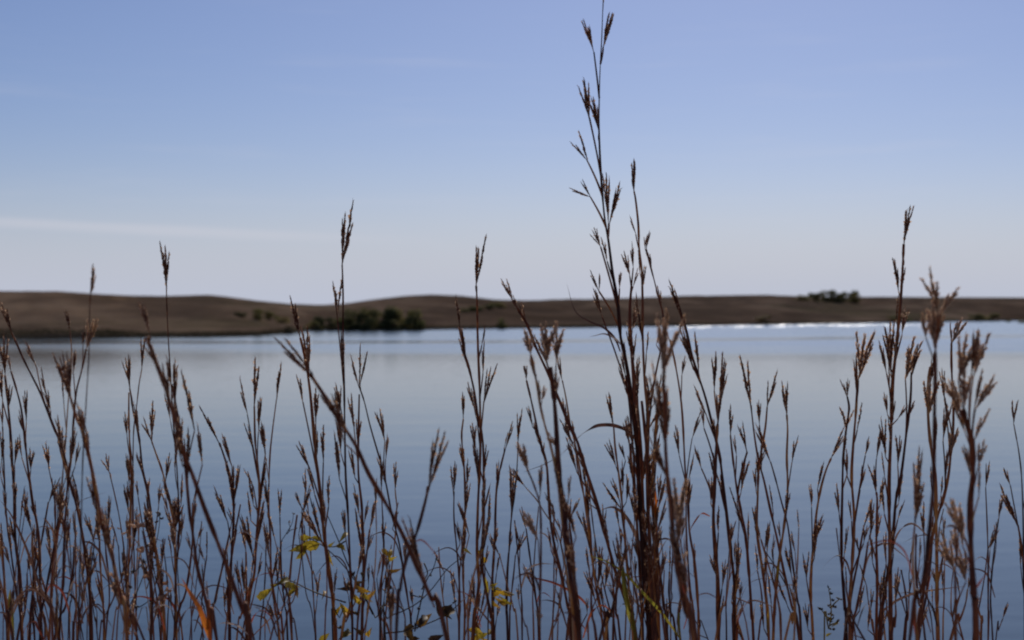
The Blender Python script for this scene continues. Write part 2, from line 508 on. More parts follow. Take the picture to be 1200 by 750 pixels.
for a in [(283, 372, 8, 12, 'small shrub left of the pair on the left hill slope'),
          (303, 375, 13, 14, 'dark shrub, left one of the pair on the left hill slope'),
          (318, 376, 12, 15, 'dark shrub, right one of the pair on the left hill slope'),
          (331, 379, 8, 12, 'small low shrub just below the pair on the left slope')]: shrub(*a, group=G2)
for a in [(336, 390, 10, 18, 'pale russet bush on the point of land by the water'),
          (350, 389, 6, 14, 'smaller russet bush beside the one on the point of land')]: shrub(*a, group='russet bushes on the point', russet=True)
G3 = 'line of bushes on the slope of the middle hill'
for a in [(546, 366, 5, 16, 'leftmost low bush in the line across the middle hill slope'),
          (560, 365, 7, 16, 'second bush in the line across the middle hill slope'),
          (572, 363, 7, 16, 'third bush in the line across the middle hill slope'),
          (584, 361, 8, 16, 'rightmost bush in the line across the middle hill slope')]: shrub(*a, group=G3)
shrub(587, 385.5, 11, 12, 'lone dark bush at the water edge right of the thin sky-high stalk')
G4 = 'trees in the clump on the ridge'
for a in [(941, 353, 7, 15, 'small outlying tree at the left end of the ridge clump'),
          (958, 354, 12, 16, 'leftmost full tree in the clump on the right ridge'),
          (970, 354, 14, 18, 'tallest tree in the middle of the clump on the right ridge'),
          (982, 355, 13, 17, 'broad tree right of the middle in the ridge clump'),
          (995, 355, 14, 18, 'round tree near the right end of the ridge clump'),
          (1003, 356, 12, 14, 'last tree at the right end of the ridge clump')]: shrub(*a, group=G4, name='tree', cat='tree')
shrub(896, 379, 13, 18, 'lone russet bush on the shore left of the ridge clump', russet=True)
for a in [(1052, 377.5, 9, 24, 'low dark bush on the shore behind the right tall stalk'),
          (1146, 376, 9, 18, 'left bush of the pair on the far right shore'),
          (1160, 376, 9, 20, 'right bush of the pair on the far right shore')]: shrub(*a, group='bushes on the right shore')
for a in [(1183, 377.5, 2.6, 9, 'small reedy hummock in the water near the right edge'),
          (1198, 378.5, 3.8, 12, 'larger reedy hummock in the water at the right edge')]:
    yy = 3 * FPX / (a[1] - HORIZON)
    r_ = shrub(*a, group='reedy hummocks in the lake', y=yy, name='reed_hummock', cat='reeds')
    r_.location.z = -.1
    for c_ in r_.children: c_.name = 'reed_blades' if c_.name.startswith('crown') else 'reed_stems'


# ------------------------------------------------------------------ grass stalks on the bank
def raceme_mesh(name, seed, kind):
    """one finger of a bluestem seed head, unit long, about unit wide: overlapping pointed husks on a thin rachis, awns, pale hairs"""
    rnd = random.Random(seed); mb = MB()
    closed = kind == 'closed'
    bend = rnd.uniform(-.6, .6) if closed else rnd.uniform(-1.2, 1.2)
    n = 14 if closed else 12
    wave = rnd.uniform(0, 6)
    ax = lambda t: Vector((bend * t * t * .6 + .05 * math.sin(9 * t + wave), bend * .3 * t * t, t))
    prof = lambda t: (.42 + 1.5 * t if t < .38 else 1.0) * (1 - .78 * max(0, (t - .35) / .65) ** 1.6)
    # the mesh is built with x and y in widths and z in lengths
    mb.tube([ax(i / 6) for i in range(7)], lambda t: .13 * (1 - .75 * t), 4, 0)
    for i in range(n):
        t = .02 + .84 * i / (n - 1); w_ = prof(t)
        for s in (0, 1):
            if rnd.random() < .06: continue                     # shed husks leave gaps
            q = i * 2.1 + s * math.pi + rnd.uniform(-.5, .5)
            out = Vector((math.cos(q), math.sin(q), 0)); u = Vector((-out.y, out.x, 0))
            ln = rnd.uniform(.15, .21) * (1 - .25 * t)
            sp = (.09 if closed else .24) * w_ * rnd.uniform(.4, 1.5)
            p = ax(t) + out * .06 * w_
            tip = ax(min(1, t + ln)) + out * (sp + .06) * (.75 if closed else 1)
            hm = 2 if rnd.random() < (.06 + .22 * t if closed else .08 + .34 * t) else 0   # paler husks toward the tip, rim light put into the colour
            wd = rnd.uniform(.22, .29) * w_
            b = len(mb.v); m1 = p.lerp(tip, .42) + out * .10 * w_
            mb.v += [p, m1 + u * wd, m1 + out * wd * .7, m1 - u * wd, m1 - out * wd * .5, tip]
            for k in range(4):
                k2 = (k + 1) % 4
                mb.f += [(b, b + 1 + k2, b + 1 + k), (b + 5, b + 1 + k, b + 1 + k2)]; mb.mi += [hm, hm]
            if rnd.random() < (.2 if closed else .5):
                mb.hair(tip, tip + out * rnd.uniform(.0, .28) + Vector((rnd.uniform(-.1, .1), rnd.uniform(-.1, .1), rnd.uniform(.05, .10))), .03, 0)
            for h in range(1 if closed else 4):
                if closed and rnd.random() < .6: continue
                q2 = q + rnd.uniform(-.8, .8); o2 = Vector((math.cos(q2), math.sin(q2), 0))
                a = p.lerp(tip, rnd.uniform(0, .8))
                mb.hair(a, a + o2 * rnd.uniform(.2, .62) * (w_ + .15) + Vector((0, 0, rnd.uniform(.03, .09))), .075, 1)
    return mb.build(name, [M_SPIKE, M_HAIR, M_HUSK], False)


RAC = {'s': [raceme_mesh('raceme', 10 + k, 'closed') for k in range(14)], 'o': [raceme_mesh('raceme', 40 + k, 'open') for k in range(10)]}
GROUND_Z = lambda x, y: land_z(x, y) - .01
NST = 0


def side_vec(t=0): return Vector((1, 0, 0))


class Stalk:
    pass


def stalk(label, d, wd, pts, heads=(), style='s', group='grass stalks on the near bank', leaves=(), mat=None, taper=.28, name='grass_stalk'):
    """one culm with its seed heads. pts run from the top down to the bottom of the view at distance d; the culm goes on to the ground"""
    global NST
    NST += 1
    rnd = random.Random(NST * 7 + 1)
    lean = rnd.uniform(-.07, .07); ph = rnd.uniform(0, 6)
    if d < 1.25: d = 1.25 - (1.25 - d) * .6
    y0 = pts[0][1]

    def dep(py): return d * (1 + lean * (750 - py) / 500 + .008 * math.sin(py * .02 + ph))
    P = [at(x, y, dep(y)) for x, y in pts]
    # down to the soil
    a, b = P[-2], P[-1]; t = (b - a).normalized()
    if t.z > -.6: t = Vector((t.x, t.y, -.6)).normalized()
    sx = t.x / -t.z * .55; sy = t.y / -t.z * .3
    low = b.copy(); tail = []
    h = b.z - GROUND_Z(b.x, b.y)
    for k in (1, 2, 3):
        q = k / 3; e = q - .35 * q * q
        tail.append(Vector((b.x + sx * h * e, b.y + sy * h * e, b.z - h * q)))
    root = Vector((tail[-1].x, tail[-1].y, GROUND_Z(tail[-1].x, tail[-1].y) - .015)); tail[-1] = root
    line = spline(P + tail, 4)[::-1]
    rt = empty(name, root); tag(rt, label, 'grass', group)
    px2m = d / FPX
    r0 = wd * (.62 if 2.6 < wd < 5 or wd > 7 else .54) * px2m
    loc = [p - root for p in line]
    nseg = len(loc); f1, f2 = rnd.uniform(.3, .7), rnd.uniform(0, 6)

    def rad(t):
        # sheaths wrap the culm and end at joints: a slow swell with a step
        s = (t * 5.3 + f2) % 1.0
        return r0 * (1.15 - (1 - taper) * t * .8) * (1.18 - .42 * s)
    mb = MB(); mb.tube(loc, rad, 6)
    link('stem', mb.build('stem', [mat or (M_STEM if rnd.random() < .7 else M_STEM_DK)]), rt)

    def stem_x(py):
        if py <= pts[0][1]: return pts[0][0]
        for (xa, ya), (xb, yb) in zip(pts, pts[1:]):
            if ya <= py <= yb: return xa + (xb - xa) * (py - ya) / max(1e-6, yb - ya)
        return pts[-1][0]
    if d >= 1.25 and pts[-1][1] - y0 > 110 and not group.startswith('thin'):
        # small closed heads held close against the culm, lower down
        heads = list(heads); yy = y0 + rnd.uniform(45, 85)
        while yy < 738:
            if all(abs(yy - h[1]) > 13 for h in heads) and rnd.random() < .8:
                g = rnd.choice((-1, 1)); hl = rnd.uniform(22, 40); xs = stem_x(yy)
                xt = stem_x(max(y0, yy - hl))
                heads.append((xs + g * rnd.uniform(2.5, 6), yy, xt + g * rnd.uniform(4.5, 11), yy - hl, rnd.choice((1, 2, 2, 3)), min(748, yy + rnd.uniform(16, 34))))
            yy += rnd.uniform(30, 62)
    for hd in heads:
        bx, by, tx, ty, n = hd[:5]
        join = hd[5] if len(hd) > 5 and hd[5] else 0
        st = hd[6] if len(hd) > 6 else style
        dh = dep(by) * (1 + rnd.uniform(-.012, .012))
        jy = join or min(749, max(by + 8, y0 + 2))
        jx = stem_x(jy)
        B = at(bx, by, dh); J = at(jx, jy, dep(jy))
        mx_ = stem_x(.45 * by + .55 * jy)
        C = at(.55 * mx_ + .45 * (bx + (jx - bx) * .55) + (1.5 if bx > jx else -1.5), .45 * by + .55 * jy, .5 * (dh + dep(jy)))
        ped = [J * (1 - t) ** 2 + C * 2 * t * (1 - t) + B * t * t for t in [i / 6 for i in range(7)]]
        if not join: ped = [J.lerp(B, i / 3) for i in range(4)]
        pm = MB(); rp = (max(.62, min(1.0, wd * .26)) if join else wd * .42 * taper + .35) * px2m
        pm.tube([p - J for p in ped], lambda t: rp * (1.1 - .3 * t), 5)
        ho = link('seed_head', pm.build('seed_head', [M_STEM_DK if rnd.random() < .5 else M_STEM]), rt, J - root)
        T = at(tx, ty, dh * (1 + rnd.uniform(-.006, .006)))
        ax = T - B; Ln = ax.length; ax.normalize()
        lpx = Ln / px2m
        vdir = (B - EYE).normalized(); lat = ax.cross(vdir).normalized(); nrm = lat.cross(ax)
        wpx = max(2.5, min(5.8, 1.25 + .078 * lpx)) * (.85 if st == 'o' else .95)
        if d < 1.25: wpx *= 1.15
        wm_ = wpx * px2m
        sp = R(4.3 if st == 's' else 8.5) * (1.25 if n >= 4 else 1.0)
        if lpx < 34: sp *= 1.35
        sgn = rnd.choice((-1, 1))
        for k in range(n):
            if k == 0: an, dn, q = 0, rnd.uniform(-.05, .05), 1.0
            else:
                m_ = (k + 1) // 2; sgn2 = sgn if k % 2 else -sgn
                an = sgn2 * sp * (m_ if m_ < 2 else 1.5) * rnd.uniform(.65, 1.3); dn = rnd.uniform(-.22, .22); q = rnd.uniform(.68, 1.0)
            dv = (ax * math.cos(an) + lat * math.sin(an) + nrm * dn).normalized()
            start = B + ax * (Ln * min(.3, .07 * k * rnd.uniform(.6, 1.3)))
            ln = Ln * q * (1 if k == 0 else .88)
            e1 = dv.orthogonal().normalized(); e2 = dv.cross(e1); qa = rnd.uniform(0, 6.28)
            u = e1 * math.cos(qa) + e2 * math.sin(qa); v = dv.cross(u)
            o = link('raceme', rnd.choice(RAC[st]), ho)
            ww = wm_ * rnd.uniform(.85, 1.12)
            Mx = Matrix(((u.x * ww, v.x * ww, dv.x * ln, start.x - J.x), (u.y * ww, v.y * ww, dv.y * ln, start.y - J.y), (u.z * ww, v.z * ww, dv.z * ln, start.z - J.z), (0, 0, 0, 1)))
            o.matrix_basis = Mx
    for lf in leaves:
        leaf(rt, root, lf, dep)
    # dry blades curling off the lower nodes
    if pts[0][1] < 640:
        for k in range(rnd.choice((0, 0, 1))):
            yb = rnd.uniform(648, 747); xb = stem_x(yb); e = rnd.uniform(12, 46); g = rnd.choice((-1, 1)); fall = rnd.uniform(-.9, .5)
            leaf(rt, root, ([(xb, yb), (xb + g * e * .22, yb - e * .75), (xb + g * e * .62, yb - e * 1.05), (xb + g * e * 1.05, yb - e * (.75 - fall * .3)), (xb + g * e * 1.4, yb - e * (.35 - fall * .6))], rnd.uniform(1.4, 3.0),
                            rnd.choice((M_LEAF_DRY, M_LEAF_DRY, M_LEAF_DRY, M_STEM, M_LEAF_PALE, M_LEAF_RED))), dep)
    return rt


def leaf(rt, root, lf, dep, bend=.03):
    """lf = (points from the stem to the tip, width in px, material)"""
    lp, lw, lm = lf[:3]
    rnd = random.Random(int(lp[0][0] * 13 + lp[0][1])); s = rnd.uniform(-1, 1) * bend
    n = len(lp)
    pts = spline([at(x, y, dep(y) * (1 + s * (i / (n - 1)))) for i, (x, y) in enumerate(lp)], 5)
    k = dep(lp[0][1]) / FPX
    tw = rnd.uniform(.2, 1.0); t0 = rnd.uniform(-.4, .4)
    sv = lambda t: Vector((.8 * math.cos(t0 + tw * t), .6 * math.sin(t0 + tw * t) + .25, .55))
    mb = MB(); mb.blade([p - root for p in pts], lambda t: k * lw * (min(1, .45 + 2.2 * t) * (1 - t ** 2.4) + .06), sv, 0)
    return link('leaf', mb.build('leaf', [lm]), rt)


S = stalk
# --- left edge
S('tall leaning stalk at the left edge, its forked tip highest there against the dark hill', 1.55, 3.4, [(14, 390), (29, 424), (47, 460), (62, 498), (73, 526), (82, 565), (90, 594), (99, 641), (104, 680), (106, 750)],
  [(14, 391, 2, 353, 3), (43, 431, 28, 399, 3, 490), (54, 463, 48, 430, 2, 505), (71, 528, 68, 491, 3, 552), (104, 676, 105, 640, 3), (105, 680, 114, 647, 2, 700), (111, 636, 100, 602, 3, 690), (75, 545, 66, 512, 2, 575)])
S('dark many-headed stalk hugging the left picture edge', 1.7, 3.6, [(6, 440), (10, 480), (12, 505), (15, 552), (17, 581), (18, 633), (23, 672), (25, 721), (26, 750)],
  [(6, 440, 4, 393, 4, 470), (10, 482, 11, 450, 4), (3, 470, 0, 432, 3, 505), (17, 545, 21, 512, 3, 570), (13, 545, 13, 515, 2), (18, 600, 16, 560, 3, 620), (20, 645, 10, 606, 2, 670)])
S('second-row stalk at the left edge with a slanting forked head over the calm water', 1.75, 3.0, [(13, 435), (20, 459), (25, 480), (29, 513), (32, 542), (35, 565), (39, 594), (43, 612), (46, 638), (47, 685), (48, 721), (49, 750)],
  [(13, 436, 8, 415, 2), (28, 508, 22, 480, 2, 530), (31, 495, 29, 456, 3, 540), (36, 552, 35, 524, 4, 575), (43, 613, 38, 584, 3), (46, 655, 46, 628, 2, 680), (41, 640, 40, 614, 2, 660)])
S('outermost stalk at the left edge, thin, with short closed heads at mid height', 1.7, 2.6, [(3, 500), (4, 530), (6, 580), (9, 620), (14, 655), (20, 700), (26, 748)],
  [(3, 501, 3, 470, 2), (2, 542, 3, 505, 3, 565), (6, 602, 6, 574, 3), (14, 650, 8, 612, 2, 672)])
S('short reddish stalk entering at the left edge low down', 1.8, 3.4, [(0, 625), (4, 659), (6, 700), (9, 750)], [(4, 655, 1, 612, 2), (8, 720, 12, 690, 2, 740)],
  leaves=[([(9, 740), (14, 700), (13, 720), (16, 752)], 3.5, M_LEAF_LIME)])
S('thin short stalk with one narrow head in the gap beside the left edge cluster', 1.9, 2.2, [(57, 548), (60, 562), (64, 581), (65, 607), (62, 660), (60, 700), (57, 750)], [(58, 552, 53, 518, 3), (64, 590, 60, 560, 2, 610), (62, 690, 66, 655, 2, 710)])
S('blurred near stalk at left with a broad fan of heads just under the shore line', 1.22, 4.6, [(82, 464), (90, 490), (99, 510), (108, 552), (116, 594), (124, 630), (131, 650), (137, 680), (144, 708), (149, 750)],
  [(82, 466, 61, 412, 2), (83, 466, 72, 413, 3), (82, 464, 79, 413, 3), (99, 512, 91, 469, 4), (105, 545, 97, 500, 4), (131, 655, 118, 594, 4), (114, 602, 101, 558, 2, 640), (141, 712, 125, 662, 3, 735)])
S('stalk with a feathery pale top head standing against the dark left hill', 1.5, 2.8, [(101, 409), (96, 433), (89, 462), (85, 510), (83, 540), (79, 570), (75, 641), (74, 685), (69, 750)],
  [(101, 410, 110, 374, 5, 0, 'o'), (97, 408, 99, 383, 2, 440), (86, 437, 88, 408, 3, 470), (84, 530, 88, 500, 3, 560), (81, 580, 78, 540, 3, 600), (77, 648, 82, 606, 3, 675), (72, 690, 76, 655, 2, 720)])
S('faint thin stalk behind the blurred fan at left, its small head on the hill', 2.5, 2.2, [(82, 387), (84, 420), (80, 470), (76, 530), (72, 570), (67, 633), (62, 685), (58, 750)],
  [(82, 388, 77, 362, 3), (74, 545, 73, 500, 3, 575), (82, 545, 87, 504, 3, 580), (69, 612, 70, 565, 3), (65, 660, 66, 620, 2)])
S('very faint stalk whose grey-green head stands out above the left ridge', 1.15, 2.0, [(106, 343), (105, 372), (104, 420), (101, 470), (97, 540), (95, 620), (93, 690), (92, 750)], [(106, 345, 110, 309, 2), (105, 350, 112, 322, 1)], mat=M_STEM_DK)
# --- x 100..200
S('slim stalk with a three-fingered head level with the dark reflection left of centre', 1.75, 3.0, [(152, 455), (154, 466), (156, 482), (161, 503), (164, 521), (167, 550), (174, 581), (178, 615), (177, 672), (177, 750)],
  [(152, 456, 150, 415, 3), (152, 450, 142, 423, 1), (163, 508, 156, 472, 3), (167, 556, 160, 530, 3), (175, 600, 170, 580, 2), (177, 640, 169, 588, 4), (172, 590, 176, 560, 2, 625)])
S('straight dark stalk rising just behind the three-fingered one at left', 1.85, 2.8, [(151, 460), (151, 490), (152, 521), (154, 555), (153, 590), (152, 633), (150, 680), (149, 750)],
  [(149, 512, 146, 482, 3, 538), (153, 592, 149, 563, 3), (154, 580, 156, 545, 3), (150, 556, 148, 531, 2), (149, 700, 146, 660, 2)])
S('thin stalk bent left below a single narrow head under the blurred near tip', 1.9, 2.0, [(166, 433), (163, 450), (160, 477), (157, 500), (156, 530), (156, 600), (158, 680), (160, 750)], [(166, 434, 169, 392, 2)])
S('large blurred near stalk with a bent furry tip, crossing diagonally through the left third', 1.08, 4.2, [(172, 396), (183, 425), (191, 446), (199, 472), (206, 495), (213, 525), (225, 555), (239, 594), (254, 633), (269, 672), (280, 703), (288, 724), (294, 750)],
  [(176, 394, 165, 353, 3), (187, 434, 171, 398, 5), (200, 474, 189, 425, 4), (210, 515, 203, 470, 3), (214, 545, 206, 500, 2)], taper=.8)
S('dark stalk with twin upright heads right beside the bent furry tip', 1.3, 4.0, [(201, 450), (206, 475), (212, 510), (217, 545), (222, 599), (227, 633), (231, 664), (239, 695), (247, 724), (254, 750)],
  [(201, 455, 195, 417, 3), (206, 472, 205, 428, 3), (213, 530, 210, 486, 3), (228, 505, 214, 432, 2, 560), (220, 570, 219, 500, 3), (237, 545, 231, 497, 3, 620)])
S('tall hair-thin stalk with a lone head above the ridge at left, below the cloud streak', 1.6, 2.2, [(195, 338), (196, 372), (198, 410), (200, 440), (202, 480), (205, 520), (208, 560), (210, 620), (206, 680), (204, 750)],
  [(195, 340, 194, 287, 4), (204, 602, 190, 562, 3), (212, 592, 213, 555, 2), (200, 616, 193, 592, 2), (205, 650, 200, 600, 3), (205, 550, 207, 505, 2, 575)])
S('stalk with an open V head beside the twin heads, over pale water at left', 1.8, 2.8, [(178, 518), (183, 532), (191, 555), (199, 590), (204, 620), (206, 690), (207, 750)], [(178, 518, 167, 489, 2), (178, 516, 179, 469, 2), (177, 515, 182, 481, 1), (194, 565, 199, 530, 3), (204, 625, 212, 585, 3)])
S('thin curving stalk with a small two-pronged head between two dark clusters at left', 1.95, 2.0, [(128, 553), (134, 578), (140, 607), (145, 641), (147, 665), (148, 710), (148, 750)], [(128, 553, 124, 531, 3), (130, 556, 119, 538, 1)])
S('small stalk with one plain head low at left of the pale panicle', 1.9, 2.2, [(162, 582), (166, 610), (172, 640), (182, 690), (188, 750)], [(162, 584, 161, 563, 2), (178, 668, 176, 630, 3)])
S('dense brown-sheathed stalk low in the left tangle, its heads overlapping the pale panicle', 1.6, 4.2, [(180, 630), (183, 645), (187, 672), (191, 706), (193, 750)], [(182, 640, 170, 590, 4), (190, 662, 191, 630, 3), (184, 660, 178, 615, 3), (190, 700, 188, 655, 3)])
S('slender stalk with tan joints left of the pale panicle', 1.8, 2.8, [(112, 585), (116, 615), (117, 650), (119, 685), (121, 711), (122, 750)], [(112, 588, 107, 556, 2), (117, 640, 113, 600, 3), (120, 708, 113, 674, 2)])
# --- x 200..340
S('stalk topped by one slender leaning head between the left clusters and the middle fan', 1.75, 3.4, [(257, 519), (262, 533), (270, 559), (274, 585), (273, 630), (271, 659), (270, 685), (269, 716), (269, 750)],
  [(257, 520, 233, 475, 2), (272, 548, 260, 507, 3, 570), (269, 564, 262, 534, 2), (273, 598, 274, 545, 4), (276, 580, 282, 545, 2), (267, 612, 252, 570, 3, 645), (270, 690, 262, 640, 2)])
S('upright stalk with one long straight head, tallest of the fan left of the diagonal stalk', 1.7, 3.2, [(298, 476), (299, 517), (302, 545), (304, 575), (302, 610), (300, 640), (298, 672), (292, 700), (290, 750)],
  [(298, 478, 299, 418, 2), (290, 486, 281, 442, 2, 560), (303, 506, 305, 464, 3, 560), (311, 532, 307, 496, 3, 590), (296, 525, 286, 495, 2, 565), (297, 570, 285, 549, 2, 605), (306, 580, 313, 537, 2, 610), (297, 592, 291, 555, 3), (304, 600, 306, 560, 3), (297, 655, 284, 603, 4), (300, 640, 306, 598, 2), (303, 630, 310, 585, 3), (294, 610, 290, 575, 2)])
S('low two-headed stalk left under the tallest straight head', 1.85, 2.6, [(283, 690), (287, 715), (290, 750)], [(283, 690, 275, 660, 3), (286, 694, 284, 656, 3)])
S('thin stalk curving up to a single head in the gap left of the diagonal stalk', 1.7, 2.4, [(324, 468), (319, 507), (316, 540), (315, 594), (317, 633), (318, 672), (322, 701), (327, 720), (332, 750)], [(324, 469, 330, 423, 2), (310, 528, 306, 494, 3, 565), (314, 600, 311, 560, 3), (319, 680, 326, 640, 2)])
S('short thin stalk with one plain head right above the yellow leaves', 1.8, 2.4, [(328, 606), (329, 646), (331, 685), (334, 711), (337, 750)], [(328, 607, 327, 572, 2), (322, 632, 314, 596, 2, 665), (332, 700, 328, 655, 2)])
# --- x 340..440
S('dark stalk with two thick upright heads crossing behind the top of the diagonal stalk', 1.75, 4.0, [(352, 396), (357, 417), (361, 441), (364, 465), (367, 498), (370, 534), (373, 558), (377, 594), (379, 620), (382, 643), (386, 672), (390, 703), (392, 732), (393, 750)],
  [(352, 397, 340, 346, 3), (362, 436, 359, 381, 4), (355, 471, 348, 438, 2, 565), (370, 497, 370, 453, 3, 530), (379, 542, 379, 497, 2, 635), (364, 552, 349, 517, 3, 595), (385, 594, 385, 557, 2, 630), (369, 580, 362, 545, 2, 610), (377, 636, 353, 594, 4), (377, 634, 362, 582, 2), (371, 540, 373, 505, 2)])
S('thin low stalk with a small head left of the yellow leaves', 1.85, 2.2, [(359, 581), (362, 607), (364, 646), (366, 680), (368, 711), (370, 750)], [(359, 583, 357, 549, 2), (367, 668, 372, 690, 1)])
S('near blurred stalk leaning far left, crossing diagonally down to the right', 1.1, 4.0, [(363, 438), (379, 462), (397, 492), (417, 522), (432, 555), (459, 602), (475, 633), (490, 667), (506, 703), (524, 750)],
  [(367, 442, 321, 394, 2), (365, 436, 333, 396, 1), (409, 508, 382, 460, 3), (400, 498, 376, 462, 1), (498, 677, 470, 606, 4, 712), (404, 520, 395, 488, 2, 540)], taper=.8)
S('tall thin stalk with a split head high in the sky left of centre', 1.65, 2.8, [(401, 310), (402, 345), (402, 390), (403, 440), (404, 498), (405, 555), (408, 607), (410, 659), (412, 700), (413, 750)],
  [(401, 310, 415, 234, 2), (401, 308, 404, 248, 2), (395, 370, 391, 329, 2, 460), (395, 368, 402, 322, 1, 458), (402, 436, 401, 388, 3), (398, 500, 394, 450, 4), (398, 562, 392, 507, 3, 590)])
S('thin arching stalk with a wide three-pronged head right of the tall split head', 1.75, 2.6, [(421, 453), (427, 471), (434, 500), (445, 538), (452, 565), (459, 602), (468, 638), (473, 672), (479, 711), (483, 750)],
  [(421, 453, 423, 403, 1), (420, 452, 411, 416, 2), (422, 450, 431, 411, 1), (449, 560, 445, 530, 3), (451, 518, 444, 478, 4, 570), (452, 538, 455, 508, 3, 578), (460, 620, 467, 588, 2)])
S('straight stalk with small side heads just right of the tall split-head stalk', 1.8, 3.2, [(421, 462), (420, 510), (420, 555), (424, 594), (426, 640), (426, 685), (424, 750)], [(415, 503, 411, 460, 2, 545), (419, 525, 420, 488, 4), (416, 560, 411, 524, 3), (427, 612, 432, 586, 3), (421, 604, 415, 568, 3), (426, 660, 423, 600, 3)])
S('short thin stalk with a single dark head in the open water left of centre', 1.85, 2.2, [(463, 573), (465, 600), (462, 640), (456, 690), (450, 750)], [(463, 576, 464, 540, 3)])
S('slim low stalk beside the arching one, small closed head at its top', 1.9, 2.4, [(447, 575), (449, 620), (450, 641), (447, 685), (445, 750)], [(447, 576, 446, 540, 2), (449, 640, 449, 604, 3)])
S('blurred brown seed head low in the withered vine', 1.2, 3.4, [(458, 725), (458, 738), (458, 750)], [(457, 727, 456, 682, 4), (459, 727, 462, 690, 2)])
S('near blurred stalk bowing left under a V-shaped head, alone over open water', 1.12, 3.2, [(502, 570), (498, 589), (488, 625), (476, 656), (469, 690), (464, 750)], [(502, 572, 513, 500, 2), (503, 572, 522, 504, 2)], taper=.75)
# --- x 520..620
S('thin straight sky-forked stalk, first one reaching the sky left of the tallest stalk', 1.7, 3.4, [(558, 335), (559, 354), (560, 403), (562, 455), (563, 512), (562, 552), (560, 594), (559, 646), (561, 680), (558, 710), (554, 750)],
  [(558, 335, 571, 274, 1), (558, 335, 558, 287, 2), (558, 332, 562, 293, 1), (567, 472, 582, 425, 2, 512), (567, 470, 571, 432, 1, 510), (565, 605, 569, 560, 2, 635), (565, 605, 575, 567, 1, 637), (560, 560, 556, 520, 3)])
S('curved stalk with a jointed head on the hill, joining the sky-forked stalk from the left', 1.72, 3.2, [(539, 383), (544, 412), (549, 429), (556, 460), (560, 489), (566, 520), (567, 600), (565, 660), (571, 700), (576, 724), (577, 750)],
  [(539, 384, 533, 346, 2), (547, 428, 537, 382, 3), (556, 530, 554, 494, 3, 565), (566, 560, 570, 520, 2), (568, 640, 574, 600, 2)])
S('slender stalk with a small closed head left of the sky-forked stalk', 1.8, 2.8, [(543, 491), (541, 512), (544, 550), (545, 594), (543, 646), (543, 685), (545, 721), (544, 750)], [(543, 492, 543, 459, 3), (544, 552, 540, 520, 3), (547, 570, 549, 538, 3), (550, 627, 538, 589, 3, 660), (546, 600, 551, 565, 2), (543, 655, 547, 610, 2)])
S('thin stalk with a white-tipped three-pronged head at the left of the centre clump', 1.8, 2.6, [(532, 576), (532, 607), (535, 641), (538, 677), (539, 711), (538, 750)], [(532, 577, 534, 540, 3), (531, 575, 528, 546, 1), (539, 638, 536, 612, 3)])
S('plain stalk right of the sky-forked one, small head at the yellow leaves height above', 1.8, 3.0, [(592, 526), (587, 546), (582, 571), (580, 620), (579, 646), (577, 685), (578, 750)], [(592, 527, 601, 493, 2), (591, 524, 596, 506, 1), (582, 580, 584, 540, 3), (580, 640, 583, 618, 3), (579, 648, 575, 625, 2)])
S('thin stalk with an upright V head left of the blurred pale cluster', 1.8, 2.6, [(607, 518), (606, 546), (603, 580), (599, 610), (597, 640), (595, 672), (594, 711), (595, 750)], [(607, 519, 606, 483, 2), (607, 517, 612, 478, 1), (599, 601, 602, 553, 4), (600, 575, 597, 545, 2)])
S('low stalk with a single slanting head left of the blurred pale cluster', 1.8, 2.6, [(604, 651), (602, 672), (598, 711), (597, 750)], [(604, 652, 615, 622, 3)])
S('pale tan stalk bent over to the right with its head pointing up left', 1.6, 2.2, [(616, 571), (629, 586), (639, 602), (652, 622), (660, 650), (668, 700), (672, 750)], [(616, 571, 597, 548, 4)], mat=M_PANICLE)
S('long stalk with a knobbly tip in the sky, slanting right to the tallest one', 1.7, 3.8, [(601, 352), (607, 362), (613, 372), (619, 383), (627, 405), (641, 435), (657, 473), (668, 500), (677, 519), (687, 552), (699, 589), (711, 633), (721, 669), (732, 700), (742, 735), (746, 750)],
  [(601, 353, 587, 326, 3), (601, 352, 594, 326, 1), (607, 365, 601, 345, 2), (618, 384, 608, 357, 4), (676, 553, 663, 511, 3, 600), (686, 555, 677, 524, 3), (664, 498, 659, 466, 3), (707, 625, 707, 590, 2), (690, 590, 684, 550, 2)])
S('blurred near stalk with a pale tufted head under the slanting knobbly tip', 1.15, 3.4, [(622, 416), (628, 445), (633, 475), (639, 500), (646, 525), (653, 560), (660, 620), (667, 670), (672, 720), (675, 750)],
  [(622, 416, 613, 384, 3), (622, 416, 622, 385, 2), (630, 450, 621, 418, 3, 0, 's'), (633, 475, 631, 445, 3, 0, 's'), (635, 470, 638, 452, 2)], 'o')
S('blurred thick stalk with two pale open heads side by side, left of the tallest stalk', 1.12, 6.0, [(645, 430), (648, 455), (650, 475), (652, 503), (655, 552), (661, 594), (664, 633), (667, 667), (674, 703), (678, 737), (679, 750)],
  [(641, 426, 642, 376, 4, 462), (641, 424, 633, 396, 2, 460), (652, 426, 652, 382, 4, 465), (652, 464, 652, 436, 3, 0, 's'), (653, 526, 644, 506, 4), (666, 585, 668, 556, 3, 610, 's'), (675, 630, 661, 582, 3, 660, 's'), (658, 580, 649, 540, 3, 0, 's'), (662, 610, 655, 570, 3, 0, 's'), (676, 690, 664, 620, 3, 710, 's')], 'o', taper=.7)
S('stalk with a small tufted head below the shore, left of two pale heads', 1.6, 3.4, [(617, 446), (622, 467), (627, 490), (632, 515), (640, 540), (643, 580), (645, 610), (650, 640), (657, 670), (665, 710), (670, 750)],
  [(617, 447, 616, 428, 4), (624, 500, 619, 475, 3), (630, 516, 627, 494, 5), (638, 540, 633, 510, 3), (650, 600, 639, 577, 3, 630), (645, 600, 640, 560, 2)])
